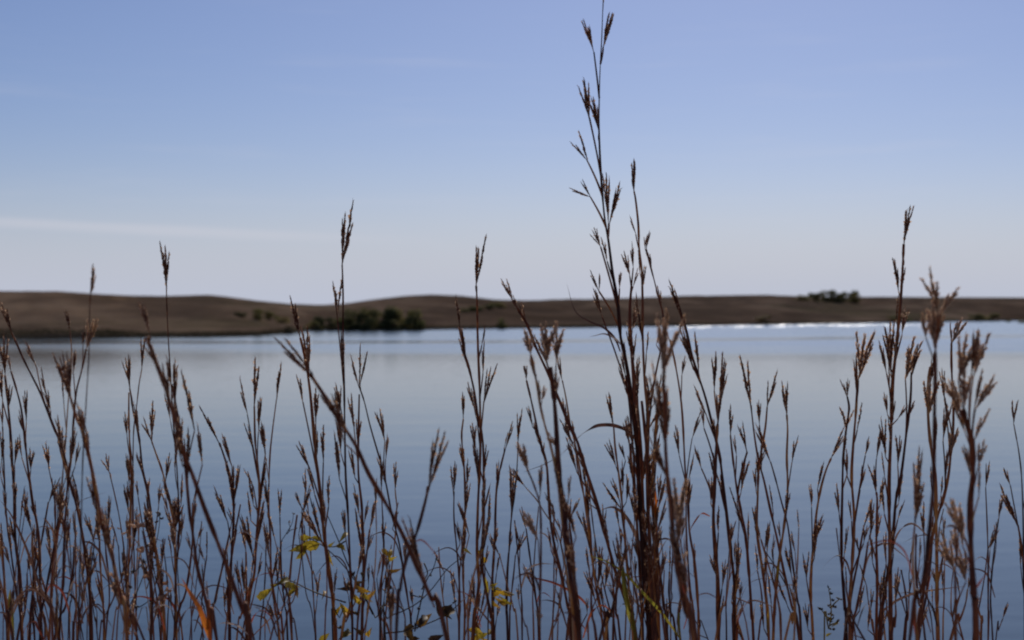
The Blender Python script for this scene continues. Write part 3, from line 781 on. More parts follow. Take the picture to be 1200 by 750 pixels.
S('blurred pale-headed stalk leaning left below the small tufted head', 1.2, 3.0, [(619, 552), (627, 572), (633, 595), (634, 640), (633, 690), (632, 750)], [(619, 554, 608, 517, 3), (619, 553, 615, 524, 2), (633, 580, 634, 545, 3, 0, 's'), (631, 634, 614, 599, 3, 670), (632, 735, 632, 712, 3)], 'o')
S('low thin stalk with a two-pronged head right of the single slanting one', 1.75, 2.4, [(625, 688), (630, 716), (633, 750)], [(625, 690, 614, 660, 2), (625, 690, 620, 662, 1)])
S('small low stalk with one bare head in front of the thick blurred one', 1.75, 2.2, [(652, 675), (649, 711), (647, 750)], [(652, 678, 651, 656, 2)])
S('thin stalk right of the two pale heads, closed head in open water, slanting right', 1.8, 2.6, [(659, 446), (663, 465), (668, 495), (676, 530), (684, 580), (692, 640), (700, 700), (708, 750)], [(659, 447, 653, 417, 3), (668, 520, 664, 480, 2), (690, 640, 684, 600, 2)])
# --- the centre clump
S('slim stalk with a narrow upright head, left of the tallest stalk, arching leaf behind it', 1.8, 2.8, [(719, 498), (721, 525), (725, 555), (729, 590), (733, 640), (738, 700), (742, 750)],
  [(719, 500, 712, 459, 2), (718, 496, 715, 462, 2), (722, 547, 711, 518, 4), (733, 540, 726, 518, 3, 570), (730, 575, 729, 540, 3), (727, 590, 717, 560, 3, 625), (734, 588, 737, 560, 3), (728, 648, 726, 616, 2), (729, 598, 706, 565, 2)])
S('the tallest stalk, rising out of the top of the photo with many drooping side heads', 1.8, 6.4, [(707, -6), (705, 48), (703, 86), (702, 128), (702, 154), (704, 200), (708, 251), (713, 282), (718, 321), (724, 356), (727, 393), (731, 411), (737, 445), (742, 484), (746, 515), (748, 560), (751, 607), (754, 646), (757, 698), (761, 750)],
  [(707, 6, 706, -14, 2), (696, 61, 683, 22, 4, 115), (707, 57, 714, 14, 3, 75), (707, 55, 721, 15, 2, 73), (691, 138, 685, 92, 3, 210), (690, 136, 678, 101, 2, 208), (702, 156, 693, 113, 4, 166), (689, 190, 679, 152, 2, 232), (688, 188, 668, 166, 2, 230), (692, 231, 682, 210, 2, 268), (692, 231, 667, 220, 2, 266), (713, 262, 709, 202, 3, 278), (714, 262, 727, 212, 3, 280), (704, 290, 696, 266, 3, 366), (704, 289, 691, 274, 1, 364), (702, 342, 692, 316, 2, 386), (702, 341, 702, 320, 2, 387), (706, 372, 694, 337, 4, 480), (726, 338, 727, 318, 4, 362), (737, 520, 732, 490, 4), (746, 470, 748, 440, 2), (735, 430, 731, 400, 2)],
  leaves=[([(727, 412), (721, 397), (708, 384), (690, 376), (674, 364), (664, 332)], 3.4, M_LEAF_DRY), ([(729, 405), (720, 396), (708, 391), (698, 393), (690, 395)], 2.6, M_LEAF_PALE),
          ([(748, 520), (737, 506), (721, 499), (706, 498), (694, 501), (679, 511), (660, 530), (640, 543), (614, 553)], 4.2, M_LEAF_DRY),
          ([(756, 662), (750, 640), (742, 620), (734, 606), (726, 598), (716, 594), (703, 599), (692, 611)], 4.4, M_LEAF_DRY),
          ([(757, 718), (745, 705), (734, 692), (716, 686), (695, 686)], 3.0, M_LEAF_PALE), ([(755, 674), (748, 676), (737, 676)], 2.4, M_LEAF_RED)], mat=M_STEM_DK, taper=-.3)
S('second stalk of the centre clump, three short heads bunched against the low sky', 1.85, 5.2, [(740, 335), (738, 364), (739, 398), (742, 440), (745, 497), (748, 560), (753, 600), (757, 650), (762, 700), (764, 750)],
  [(738, 323, 731, 293, 4), (742, 314, 740, 284, 3), (742, 336, 747, 314, 2), (740, 400, 736, 370, 3), (743, 420, 740, 390, 4), (741, 388, 746, 360, 3), (744, 450, 748, 420, 2)])
S('thin stalk with one small head high in the sky just right of the tallest', 1.8, 3.2, [(743, 224), (745, 235), (748, 263), (749, 290), (752, 316), (753, 354), (753, 380), (754, 419), (756, 453), (759, 484), (759, 525), (762, 572), (766, 607), (768, 659), (768, 711), (768, 750)],
  [(743, 226, 743, 185, 3), (743, 224, 740, 205, 2), (750, 320, 748, 292, 2), (752, 345, 755, 310, 3), (752, 396, 749, 368, 3), (757, 480, 764, 450, 2), (760, 503, 773, 481, 2)],
  leaves=[([(759, 490), (763, 478), (769, 470), (775, 467)], 3, M_LEAF_DRY), ([(769, 622), (767, 605), (769, 590), (768, 575)], 5, M_LEAF_ORANGE)])
S('drooping thin stalk with stepped heads right of the tallest, curling behind the speckled blurred one', 1.85, 2.4, [(757, 292), (761, 308), (766, 326), (772, 350), (777, 370), (776, 400), (770, 430), (763, 470), (760, 520), (760, 600), (764, 680), (766, 750)],
  [(757, 293, 761, 270, 3), (756, 292, 755, 277, 2), (764, 315, 758, 290, 3), (776, 362, 770, 334, 3), (769, 404, 774, 386, 3), (763, 480, 757, 440, 2)])
S('bare sheathed stalk in the heart of the centre clump, low side heads only', 1.75, 5.4, [(752, 470), (757, 520), (759, 580), (761, 640), (763, 700), (768, 750)], [(758, 560, 764, 530, 3), (760, 600, 769, 565, 2), (762, 660, 768, 620, 2)])
S('dark upright stalk at the right of the centre clump base, greenish at the bottom', 1.8, 3.2, [(764, 545), (769, 590), (770, 640), (773, 667), (778, 711), (782, 750)], [(765, 548, 771, 515, 3), (770, 600, 780, 560, 3), (783, 735, 782, 700, 3)], leaves=[([(777, 722), (788, 702), (786, 690)], 2, M_LEAF_DRY)])
S('yellow-green leaved stalk at the foot of the centre clump', 1.6, 3.2, [(727, 650), (730, 665), (733, 685), (738, 716), (745, 750)], [(727, 652, 722, 625, 2)], mat=M_LEAF_LIME,
  leaves=[([(742, 738), (736, 712), (731, 685), (728, 660)], 6, M_LEAF_LIME)])
S('thin stalk left of the centre clump crossing under the arching leaf', 1.9, 2.6, [(674, 520), (678, 555), (690, 607), (696, 672), (704, 711), (712, 750)], [(674, 522, 670, 492, 2), (690, 612, 688, 575, 2), (700, 690, 706, 640, 3)],
  leaves=[([(690, 712), (678, 699), (652, 684), (626, 677), (605, 671)], 3.2, M_LEAF_RED)])
S('slender stalk in the gap between the arching leaf and the yellow-green leaf', 1.9, 2.4, [(692, 590), (697, 630), (706, 680), (716, 720), (722, 750)], [(692, 592, 690, 560, 2), (709, 690, 714, 650, 3)])
S('reddish stalk pressed against the right side of the tallest one, heads half hidden', 1.83, 4.6, [(741, 418), (745, 455), (749, 500), (752, 550), (754, 610), (757, 670), (762, 750)],
  [(741, 420, 735, 384, 3), (745, 456, 750, 418, 3), (749, 505, 743, 468, 3), (752, 560, 760, 520, 3), (754, 610, 746, 570, 2)], mat=M_STEM)
S('straw-coloured stalk at the left foot of the tallest one, forked low head', 1.78, 3.6, [(738, 520), (742, 560), (746, 610), (750, 670), (753, 750)], [(738, 522, 733, 488, 3), (742, 565, 737, 530, 2), (746, 615, 740, 578, 3), (749, 660, 743, 620, 2)], mat=M_STEM,
  leaves=[([(752, 735), (746, 700), (738, 668), (728, 645)], 3, M_LEAF_DRY)])
S('slim rusty stalk in the centre bundle just left of the tallest stem', 1.77, 2.8, [(733, 440), (738, 480), (742, 530), (745, 590), (748, 640), (751, 700), (753, 750)], [(733, 442, 729, 412, 2), (741, 520, 735, 488, 2), (746, 610, 752, 572, 3)], mat=M_STEM)
S('slim rusty stalk in the centre bundle just right of the tallest stem', 1.79, 2.8, [(757, 500), (758, 550), (760, 600), (764, 660), (767, 710), (769, 750)], [(757, 502, 762, 468, 2), (759, 580, 764, 545, 3), (764, 665, 758, 628, 2)], mat=M_STEM)
S('dark stalk between the tallest one and the huge blurred head, twisted sheath', 1.82, 3.8, [(771, 470), (768, 510), (765, 560), (766, 610), (770, 670), (772, 750)], [(771, 472, 775, 438, 3), (767, 520, 772, 484, 3), (765, 570, 758, 535, 3), (767, 625, 774, 588, 2)],
  leaves=[([(769, 660), (777, 640), (784, 632), (791, 640)], 2.4, M_LEAF_DRY)])
# --- right of the clump
S('dark slanting stalk with a long closed tip in the sky right of the tallest', 1.75, 3.8, [(793, 350), (797, 364), (805, 389), (811, 417), (818, 439), (827, 467), (835, 499), (843, 533), (846, 555), (850, 589), (854, 625), (858, 659), (861, 690), (860, 720), (860, 750)],
  [(798, 372, 785, 327, 3), (812, 432, 800, 384, 3), (819, 438, 814, 388, 2), (806, 400, 797, 360, 2), (841, 530, 836, 490, 3), (850, 600, 844, 555, 3), (863, 680, 866, 635, 3, 705), (855, 640, 862, 610, 2)],
  leaves=[([(861, 735), (872, 712), (880, 700)], 2, M_LEAF_RED)])
S('near blurred stalk with a huge dark head and speckled white tip right of centre', 1.0, 3.6, [(777, 440), (779, 480), (780, 525), (783, 570), (790, 640), (800, 700), (812, 750)],
  [(777, 440, 784, 362, 4, 0, 'o'), (778, 436, 778, 372, 2, 0, 'o'), (779, 452, 776, 395, 3), (780, 524, 765, 422, 2), (780, 522, 784, 452, 3), (780, 520, 777, 446, 3)], taper=.8)
S('near blurred stalk with drooping brown tufts and a red sheath right of the centre clump', 1.02, 4.6, [(783, 560), (786, 590), (789, 625), (793, 660), (799, 697), (806, 722), (816, 750)],
  [(782, 562, 758, 505, 4), (797, 620, 789, 560, 5, 660, 'o'), (806, 704, 794, 632, 5, 722), (797, 680, 786, 610, 3, 706), (793, 640, 800, 590, 3, 670, 'o')], taper=.8,
  leaves=[([(804, 715), (800, 690), (797, 670), (795, 652)], 8, M_LEAF_RED)])
S('plain thin stalk passing just right of the huge blurred head, small head at its side', 1.85, 2.8, [(785, 398), (791, 425), (797, 461), (800, 492), (803, 552), (806, 581), (808, 623), (814, 659), (818, 711), (819, 750)],
  [(785, 399, 779, 384, 2), (799, 440, 803, 416, 3, 470), (796, 534, 792, 498, 4, 570), (811, 514, 821, 482, 3, 565), (806, 600, 809, 560, 2), (813, 672, 814, 636, 3)])
S('stalk with a thick dark stack of heads left of the open-water forks', 1.75, 4.4, [(841, 497), (840, 514), (838, 555), (836, 607), (838, 641), (841, 680), (842, 750)],
  [(837, 458, 839, 411, 3, 490), (843, 472, 847, 411, 2), (844, 474, 851, 423, 2), (841, 498, 844, 458, 4), (825, 502, 822, 474, 3, 548), (822, 549, 814, 521, 3, 590), (838, 570, 837, 530, 4), (833, 590, 834, 558, 3), (836, 640, 836, 590, 2), (841, 678, 832, 650, 3), (846, 690, 850, 655, 3, 720)],
  leaves=[([(832, 605), (822, 602), (812, 615), (808, 624)], 2.2, M_LEAF_RED)])
S('stalk with short stubby heads, first right of the thick dark stack', 1.8, 3.2, [(856, 510), (858, 530), (861, 555), (864, 576), (868, 597), (874, 628), (877, 664), (879, 690), (881, 724), (883, 750)],
  [(856, 512, 856, 473, 3), (863, 534, 861, 510, 2, 560), (868, 578, 874, 534, 5), (876, 530, 865, 498, 2, 580), (875, 530, 870, 494, 1, 578), (872, 620, 861, 592, 3, 650), (877, 640, 877, 602, 2, 668), (862, 700, 866, 665, 3)])
S('slender stalk with a tall V head bending down right, left of the three open forks', 1.75, 2.8, [(880, 475), (884, 510), (889, 540), (895, 562), (902, 594), (911, 633), (919, 672), (928, 711), (937, 750)], [(880, 477, 868, 415, 2), (880, 477, 876, 422, 1), (896, 645, 901, 614, 3, 690)])
S('thin stalk with a slanting closed head crossing behind the open forks', 1.8, 2.6, [(903, 541), (909, 562), (916, 589), (923, 615), (928, 654), (934, 700), (939, 750)], [(903, 542, 886, 497, 3)])
S('stalk with a wide V head, left one of the pair of forks over open water', 1.8, 3.0, [(899, 477), (897, 500), (893, 525), (889, 550), (888, 580), (887, 620), (892, 659), (898, 703), (901, 750)],
  [(899, 477, 911, 434, 2), (899, 477, 900, 445, 1), (890, 498, 889, 469, 3, 525), (890, 548, 896, 524, 3), (889, 565, 888, 530, 4), (886, 575, 884, 548, 3), (885, 620, 884, 592, 3), (899, 648, 901, 612, 3, 700), (896, 680, 896, 648, 3, 705)],
  leaves=[([(900, 742), (900, 725), (901, 711)], 4, M_LEAF_GOLD), ([(884, 730), (884, 715), (888, 704), (892, 700)], 2.5, M_LEAF_PALE)])
S('straight stalk with closed V head, right of the pair of open-water forks', 1.75, 3.0, [(922, 486), (923, 505), (922, 536), (923, 575), (919, 615), (913, 656), (910, 685), (906, 750)], [(922, 487, 916, 445, 2), (922, 487, 922, 448, 2), (928, 542, 935, 509, 2, 575), (921, 606, 924, 570, 3)],
  leaves=[([(911, 685), (912, 668), (912, 655)], 4, M_LEAF_GOLD)])
S('slender stalk with a two-fingered head leaning right toward the white-haired heads', 1.8, 3.0, [(974, 537), (968, 551), (962, 572), (957, 600), (954, 630), (951, 664), (950, 700), (953, 750)],
  [(974, 537, 989, 499, 2), (973, 538, 990, 512, 1), (958, 573, 966, 541, 2, 600), (951, 595, 951, 567, 3, 650), (955, 635, 965, 602, 3), (954, 655, 957, 605, 3), (945, 678, 940, 648, 2, 712), (945, 678, 948, 646, 1, 710), (947, 738, 944, 706, 3)])
S('dark stalk with small spread top and white fuzz left of the tall right clump', 1.75, 3.2, [(993, 465), (995, 480), (991, 508), (988, 540), (987, 581), (986, 633), (987, 672), (990, 711), (992, 750)], [(993, 466, 985, 444, 2), (993, 466, 993, 443, 3), (991, 505, 995, 477, 4, 0, 'o'), (988, 540, 991, 500, 3)])
S('twisted dark stalk with a tall white-edged head, second left of the tall right clump', 1.75, 3.6, [(1005, 445), (1003, 483), (1000, 520), (998, 560), (1001, 607), (999, 654), (997, 685), (995, 721), (996, 750)],
  [(1006, 446, 1014, 391, 4, 470, 'o'), (1004, 465, 1004, 414, 2), (1014, 534, 1019, 511, 3, 625), (1008, 574, 1013, 545, 3, 622), (1012, 637, 1016, 615, 4, 676), (1007, 716, 1012, 685, 2, 735)])
S('tall right stalk ending in a single furry head well above the ridge', 1.7, 3.8, [(1059, 286), (1058, 310), (1056, 345), (1053, 380), (1049, 420), (1046, 450), (1044, 510), (1042, 560), (1042, 600), (1043, 650), (1044, 750)],
  [(1059, 287, 1067, 240, 4), (1053, 342, 1048, 303, 3), (1055, 346, 1060, 304, 3), (1050, 375, 1052, 345, 2), (1039, 438, 1031, 398, 3, 472), (1044, 432, 1043, 374, 5), (1049, 425, 1050, 388, 4), (1044, 440, 1040, 392, 3), (1040, 486, 1036, 459, 3), (1047, 490, 1046, 462, 4), (1052, 491, 1064, 474, 3), (1038, 536, 1033, 490, 4), (1043, 520, 1044, 485, 3)])
S('leaning stalk with white-haired heads directly right of the tall furry-headed one', 1.7, 3.6, [(1068, 436), (1067, 467), (1062, 509), (1056, 557), (1050, 585), (1047, 620), (1042, 660), (1036, 700), (1031, 750)],
  [(1061, 446, 1072, 393, 3, 525, 'o'), (1061, 445, 1076, 404, 2, 523, 'o'), (1068, 442, 1076, 402, 2), (1063, 492, 1072, 469, 3), (1052, 546, 1055, 510, 4, 585), (1053, 590, 1057, 555, 2), (1034, 700, 1038, 660, 2)],
  leaves=[([(1031, 728), (1036, 715), (1047, 706), (1066, 697), (1084, 693), (1106, 690), (1132, 687)], 3.0, M_LEAF_DRY)])
S('low stalk with forked heads left of the tall furry-headed right stalk', 1.75, 3.2, [(1027, 577), (1028, 589), (1027, 633), (1028, 685), (1027, 750)], [(1027, 580, 1023, 545, 4), (1031, 592, 1035, 558, 3), (1020, 630, 1022, 583, 3, 660), (1027, 538, 1034, 500, 3, 570), (1026, 640, 1030, 600, 3), (1017, 738, 1019, 706, 2, 748)])
S('near grey blurred stalk with two long open prongs over the right ridge', 1.05, 3.4, [(1096, 413), (1096, 440), (1095, 490), (1094, 557), (1092, 590), (1087, 640), (1080, 690), (1066, 750)],
  [(1099, 366, 1088, 313, 3, 410), (1102, 368, 1122, 335, 3, 412), (1096, 413, 1094, 352, 4), (1096, 411, 1102, 360, 3), (1085, 396, 1082, 365, 3, 430)], 'o', taper=.85)
S('curved dark stalk with white fuzz on its right side under the grey blurred prongs', 1.6, 3.8, [(1090, 430), (1087, 455), (1088, 493), (1091, 525), (1096, 557), (1097, 607), (1098, 672), (1098, 711), (1099, 750)], [(1089, 456, 1095, 412, 3), (1088, 490, 1090, 440, 4, 0, 'o'), (1097, 686, 1093, 665, 3), (1107, 640, 1105, 607, 2, 690)])
S('blurred low stalk leaning right with one furry head, in front of the water at right', 1.15, 3.0, [(1072, 615), (1070, 641), (1070, 667), (1072, 700), (1074, 750)], [(1072, 616, 1081, 552, 4), (1074, 600, 1076, 522, 3), (1072, 600, 1071, 577, 2)], leaves=[([(1074, 748), (1072, 720), (1071, 698)], 5, M_LEAF_RED)])
S('sharp stalk with a flared white-edged head just under the right shore line', 1.65, 3.6, [(1115, 402), (1115, 428), (1117, 472), (1117, 500), (1114, 534), (1111, 560), (1105, 586), (1098, 607), (1090, 641), (1084, 680), (1080, 711), (1075, 750)],
  [(1115, 404, 1113, 377, 2), (1115, 404, 1127, 372, 4, 0, 'o'), (1114, 532, 1116, 500, 4, 0, 'o'), (1107, 470, 1104, 431, 3, 540), (1105, 517, 1110, 473, 4, 575), (1108, 560, 1112, 520, 2)])
S('near blurred thick stalk branching into many pale-tipped heads at the far right', 1.03, 6.4, [(1128, 480), (1134, 500), (1139, 520), (1140, 557), (1137, 590), (1138, 646), (1140, 680), (1142, 711), (1144, 750)],
  [(1123, 447, 1136, 392, 4, 500), (1138, 442, 1145, 384, 4, 510, 's'), (1141, 440, 1160, 390, 2, 512), (1127, 488, 1112, 445, 4, 510), (1130, 478, 1129, 430, 4, 505), (1142, 478, 1151, 431, 3, 520, 's'), (1143, 480, 1166, 440, 3, 522), (1142, 515, 1160, 478, 2, 545), (1146, 548, 1154, 515, 3, 590), (1147, 582, 1148, 540, 2, 620, 's'), (1132, 510, 1118, 470, 3, 530, 's'), (1138, 560, 1131, 520, 3, 590, 's'), (1128, 640, 1124, 590, 3, 670)], 'o', taper=.75, mat=M_STEM_DK,
  leaves=[([(1144, 690), (1152, 678), (1163, 665)], 5, M_LEAF_RED)])
S('pale-tufted blurred stalk just left of the thick branching one', 1.1, 3.6, [(1119, 667), (1120, 711), (1120, 750)], [(1123, 620, 1113, 584, 4, 660), (1119, 670, 1104, 628, 4), (1121, 655, 1119, 615, 3), (1132, 682, 1125, 643, 4, 712)], 'o')
S('thin plain stalk right of the thick branching one, with a small side head', 1.75, 2.4, [(1155, 571), (1157, 620), (1158, 659), (1158, 711), (1158, 750)], [(1155, 572, 1159, 540, 3), (1160, 643, 1167, 625, 3, 665)])
S('bare thin stalk with one small dark head near the right picture edge', 1.7, 2.0, [(1188, 497), (1191, 513), (1194, 530), (1197, 557), (1199, 607), (1200, 680), (1201, 750)], [(1188, 498, 1187, 468, 4)])
S('stalk at the right edge with a slanting three-fingered head', 1.7, 3.2, [(1193, 615), (1197, 640), (1200, 670), (1202, 750)], [(1193, 617, 1171, 566, 3), (1184, 569, 1176, 547, 3, 630)])
S('short thin stalk with a tiny head low at the right edge', 1.7, 1.6, [(1175, 725), (1170, 739), (1167, 750)], [(1175, 726, 1181, 705, 3)])
S('hair-thin low stalk with a tiny head between the right fuzz-edged stalks', 1.8, 2.0, [(1106, 622), (1107, 659), (1106, 711), (1105, 750)], [(1106, 624, 1107, 607, 2), (1105, 690, 1103, 660, 2)])

# --- thin low stems filling the tangle at the bottom edge
rnd = random.Random(77)
ZONES = [(0, 120, 25, 'the low tangle at the bottom left corner'), (120, 250, 20, 'the low tangle under the pale panicle'), (250, 345, 13, 'the low tangle left of the yellow leaves'),
         (345, 480, 9, 'the yellow-leaved vine'), (520, 610, 8, 'the low stems under the sky-forked stalk'), (610, 700, 13, 'the low stems under the two pale heads'),
         (700, 800, 18, 'the low bundle under the tallest stalk'), (800, 940, 13, 'the low stems under the open-water forks'), (985, 1060, 9, 'the low stems under the right clump'), (1060, 1165, 11, 'the low stems under the thick right stalk')]
ORD = 'first second third fourth fifth sixth seventh eighth ninth tenth eleventh twelfth thirteenth fourteenth fifteenth sixteenth seventeenth eighteenth nineteenth twentieth twenty-first twenty-second twenty-third twenty-fourth twenty-fifth'.split()
for x0, x1, n, lab in ZONES:
    made = []
    for k in range(n):
        x = x0 + (x1 - x0) * (k + rnd.uniform(.1, .9)) / n
        top = rnd.uniform(585, 722); s = rnd.uniform(-24, 24); bw = rnd.uniform(-7, 7)
        pts = [(x + s, top), (x + s * .75 + bw * .8, top + (750 - top) * .3), (x + s * .35 + bw, top + (750 - top) * .65), (x, 750)]
        hl = rnd.uniform(18, 42)
        hs = [(pts[0][0], top + 1, pts[0][0] + s * .4 + rnd.uniform(-5, 5), top - hl, rnd.choice((1, 2, 2, 3, 3)))] if rnd.random() < .8 else []
        if rnd.random() < .4: hs.append((pts[1][0] + rnd.uniform(-6, 6), top + 30, pts[1][0] + rnd.uniform(-9, 9), top + 4, 2, min(748, top + 55)))
        lv = []
        for z_ in range(rnd.choice((0, 0, 0, 1))):
            yb = rnd.uniform(top + .5 * (750 - top), 748); q = rnd.choice((-1, 1)); e = rnd.uniform(14, 44)
            xb = x + s * .4
            lv += [([(xb, yb), (xb + q * e * .3, yb - e * .9), (xb + q * e * .75, yb - e * 1.15), (xb + q * e * 1.3, yb - e * rnd.uniform(.5, 1.2))], rnd.uniform(1.4, 3.0), rnd.choice((M_LEAF_DRY, M_LEAF_DRY, M_LEAF_DRY, M_LEAF_DRY, M_LEAF_RED, M_LEAF_PALE)))]
        look = ('bare' if not hs else ('bushy-headed' if hs[0][4] == 3 else 'single-headed' if hs[0][4] == 1 else 'fork-headed')) + (' leafy' if lv else '')
        made.append((pts[0][0], look, S(lab, rnd.uniform(1.35, 2.5), rnd.uniform(1.5, 3.4), pts, hs, group='thin low stems in ' + lab, leaves=lv)))
    # each told from its neighbours by its head and its turn from the left
    made.sort(key=lambda m: m[0]); count = {}
    for x_, look, o in made:
        count[look] = count.get(look, 0) + 1
        o['label'] = ORD[count[look] - 1] + ' ' + look + ' stem from the left in ' + lab


# --- single leaves and small plants
def plant(name, label, cat, d, stems, leaves=(), mat=M_TWIG, wd=1.8, buds=(), budmat=None, group=None):
    """a small leafy or twiggy plant: stems (top to bottom), leaves (outline given by base, tip, width), buds"""
    pts = stems[0]; b = at(*pts[-1], d)
    root = Vector((b.x, b.y, GROUND_Z(b.x, b.y) - .01))
    rt = empty(name, root); tag(rt, label, cat, group)
    k = d / FPX
    rr = random.Random(int(pts[0][0]))
    for i, s in enumerate(stems):
        P = [at(x, y, d * (1 + .01 * math.sin(x * .05 + i))) for x, y in s]
        if i == 0 or s[-1][1] >= 748:
            e = P[-1]; P += [e.lerp(root, .5) + Vector((.01, 0, 0)), root]
        mb = MB(); mb.tube([p - root for p in spline(P, 4)[::-1]], lambda t: k * wd * .5 * (1.2 - .6 * t), 5)
        link('stem', mb.build('stem', [mat]), rt)
    for (bx, by, tx, ty, lw, lm) in leaves:
        B = at(bx, by, d * (1 + rr.uniform(-.01, .01))); T = at(tx, ty, d * (1 + rr.uniform(-.02, .02)))
        ax = T - B; Ln = ax.length; a = ax.normalized(); v = (B - EYE).normalized()
        sd = (a.cross(v).normalized() + v * rr.uniform(-.7, .7)).normalized(); nn = a.cross(sd)
        mb = MB(); n = 7; droop = rr.uniform(.15, .6) * Ln
        for i in range(n):
            t = i / (n - 1); c = B + ax * t + nn * (-droop * 4 * (t - .5) ** 2 + droop) * .5
            hw = k * lw * .40 * (math.sin(math.pi * min(1, t ** .75)) * (1 + .18 * math.sin(t * 21)) + .05)
            cup = nn * hw * .45
            mb.v += [c + sd * hw + cup, c, c - sd * hw + cup]
        for i in range(n - 1):
            for q in (0, 1):
                mb.f.append((3 * i + q, 3 * i + q + 1, 3 * i + 4 + q, 3 * i + 3 + q)); mb.mi.append(0)
        mb.v = [p - B for p in mb.v]
        link('leaf', mb.build('leaf', [lm]), rt, B - root)
    for (x, y, s) in buds:
        B = at(x, y, d * (1 + rr.uniform(-.01, .01))); mb = MB()
        for q in range(3):
            dv = Vector((rr.uniform(-1, 1), rr.uniform(-1, 1), rr.uniform(-.2, 1.4)))
            mb.seed(Vector((0, 0, 0)), dv, k * s * rr.uniform(.7, 1.2), k * s * .32)
        link('bud', mb.build('bud', [budmat or mat], False), rt, B - root)
    return rt


o = plant('grass_leaf', 'broad orange leaf blade curving up from the bottom edge at lower left', 'leaf', 1.35, [[(243, 738), (246, 750)]], mat=M_LEAF_ORANGE, wd=5)
leaf(o, Vector(o.location), ([(247, 752), (240, 730), (233, 711), (222, 694), (213, 677)], 6.5, M_LEAF_ORANGE), lambda y: 1.35)
o = plant('grass_leaf', 'thin yellow-green leaf arching up left across the foot of the tallest stalk', 'leaf', 1.66, [[(794, 744), (797, 752)]], mat=M_LEAF_LIME, wd=2)
leaf(o, Vector(o.location), ([(796, 747), (776, 719), (752, 693), (732, 672), (711, 658), (690, 651)], 3.4, M_LEAF_LIME), lambda y: 1.66)
o = plant('grass_leaf', 'lime green leaf blade at the bottom left corner', 'leaf', 1.5, [[(14, 740), (16, 750)]], mat=M_LEAF_LIME, wd=3)
leaf(o, Vector(o.location), ([(16, 752), (13, 730), (11, 705), (12, 690)], 5, M_LEAF_LIME), lambda y: 1.5)
o = plant('grass_leaf', 'long dark grass leaf slanting up right between bottom left and the yellow leaves', 'leaf', 1.7, [[(296, 745), (292, 750)]], mat=M_STEM, wd=3)
leaf(o, Vector(o.location), ([(290, 752), (315, 727), (340, 702), (364, 677)], 3.0, M_STEM), lambda y: 1.7)
OL, GD, DK = M_LEAF_OLIVE, M_LEAF_GOLD, M_LEAF_DARK
plant('leafy_vine', 'dark vine stem slanting down right with olive and yellow leaves, left of centre', 'vine', 1.75,
      [[(362, 630), (383, 643), (407, 668), (425, 695), (440, 724), (452, 750)], [(383, 602), (396, 632), (409, 664), (424, 692), (437, 720)], [(320, 686), (338, 680), (360, 690), (380, 698), (405, 706)], [(403, 712), (398, 724), (390, 750)], [(384, 641), (395, 640), (405, 634)]],
      [(372, 634, 338, 646, 12, OL), (360, 632, 346, 655, 10, OL), (366, 630, 352, 632, 9, OL), (375, 637, 357, 644, 11, OL), (378, 634, 364, 630, 8, OL), (320, 689, 304, 703, 12, OL), (338, 682, 318, 690, 9, OL), (334, 683, 352, 688, 11, OL), (346, 684, 336, 699, 8, OL), (322, 686, 328, 684, 6, OL), (347, 685, 349, 701, 6, DK),
       (384, 645, 391, 664, 7, GD), (393, 640, 405, 646, 9, OL), (397, 636, 404, 626, 6, OL), (387, 640, 393, 634, 6, OL), (379, 696, 377, 703, 6, GD), (398, 706, 405, 717, 10, GD), (401, 708, 394, 718, 6, GD), (409, 686, 393, 690, 9, DK), (406, 684, 410, 690, 7, DK), (412, 693, 424, 705, 9, GD), (420, 690, 436, 694, 9, GD), (425, 696, 437, 706, 8, GD), (418, 684, 430, 680, 6, DK), (421, 680, 416, 690, 9, DK), (428, 700, 441, 690, 7, GD), (410, 740, 396, 750, 10, OL), (386, 742, 376, 752, 10, OL), (424, 742, 412, 734, 8, DK), (430, 745, 436, 735, 7, GD)],
      buds=[(400, 737, 6), (413, 675, 8), (426, 674, 7), (418, 720, 8)], budmat=M_LEAF_DARK)
plant('sapling', 'thin stem with a small yellow leaf cluster right of the vine', 'plant', 1.75, [[(454, 645), (456, 672), (452, 710), (450, 750)]], [(455, 652, 449, 643, 7, GD), (456, 654, 459, 644, 7, GD), (456, 655, 466, 652, 7, OL), (455, 655, 461, 658, 6, GD), (456, 668, 472, 666, 6, DK)])
plant('withered_vine', 'withered vine with curled brown leaves at the bottom left of centre', 'vine', 1.7,
      [[(540, 654), (524, 667), (508, 688), (490, 706), (470, 717), (454, 725), (446, 750)], [(546, 700), (520, 722), (480, 738), (450, 742)], [(511, 656), (507, 668), (500, 680), (495, 698), (490, 720), (486, 740)], [(448, 690), (462, 704), (474, 716)], [(495, 682), (501, 672), (497, 660)], [(492, 700), (482, 697)]],
      [(514, 722, 509, 700, 10, DK), (512, 718, 530, 708, 16, DK), (516, 722, 534, 716, 15, DK), (518, 712, 530, 726, 10, DK), (506, 719, 490, 732, 12, DK), (500, 722, 488, 738, 10, DK), (486, 734, 472, 740, 9, DK), (474, 740, 486, 752, 12, DK), (520, 744, 506, 752, 12, DK), (478, 747, 492, 748, 9, DK), (452, 706, 460, 700, 8, DK), (460, 690, 452, 682, 7, DK)],
      buds=[(511, 656, 5), (504, 675, 4), (496, 690, 5), (494, 700, 5), (491, 715, 5), (488, 733, 5), (483, 697, 4), (462, 703, 5), (533, 706, 6)], budmat=M_TWIG, wd=1.7)
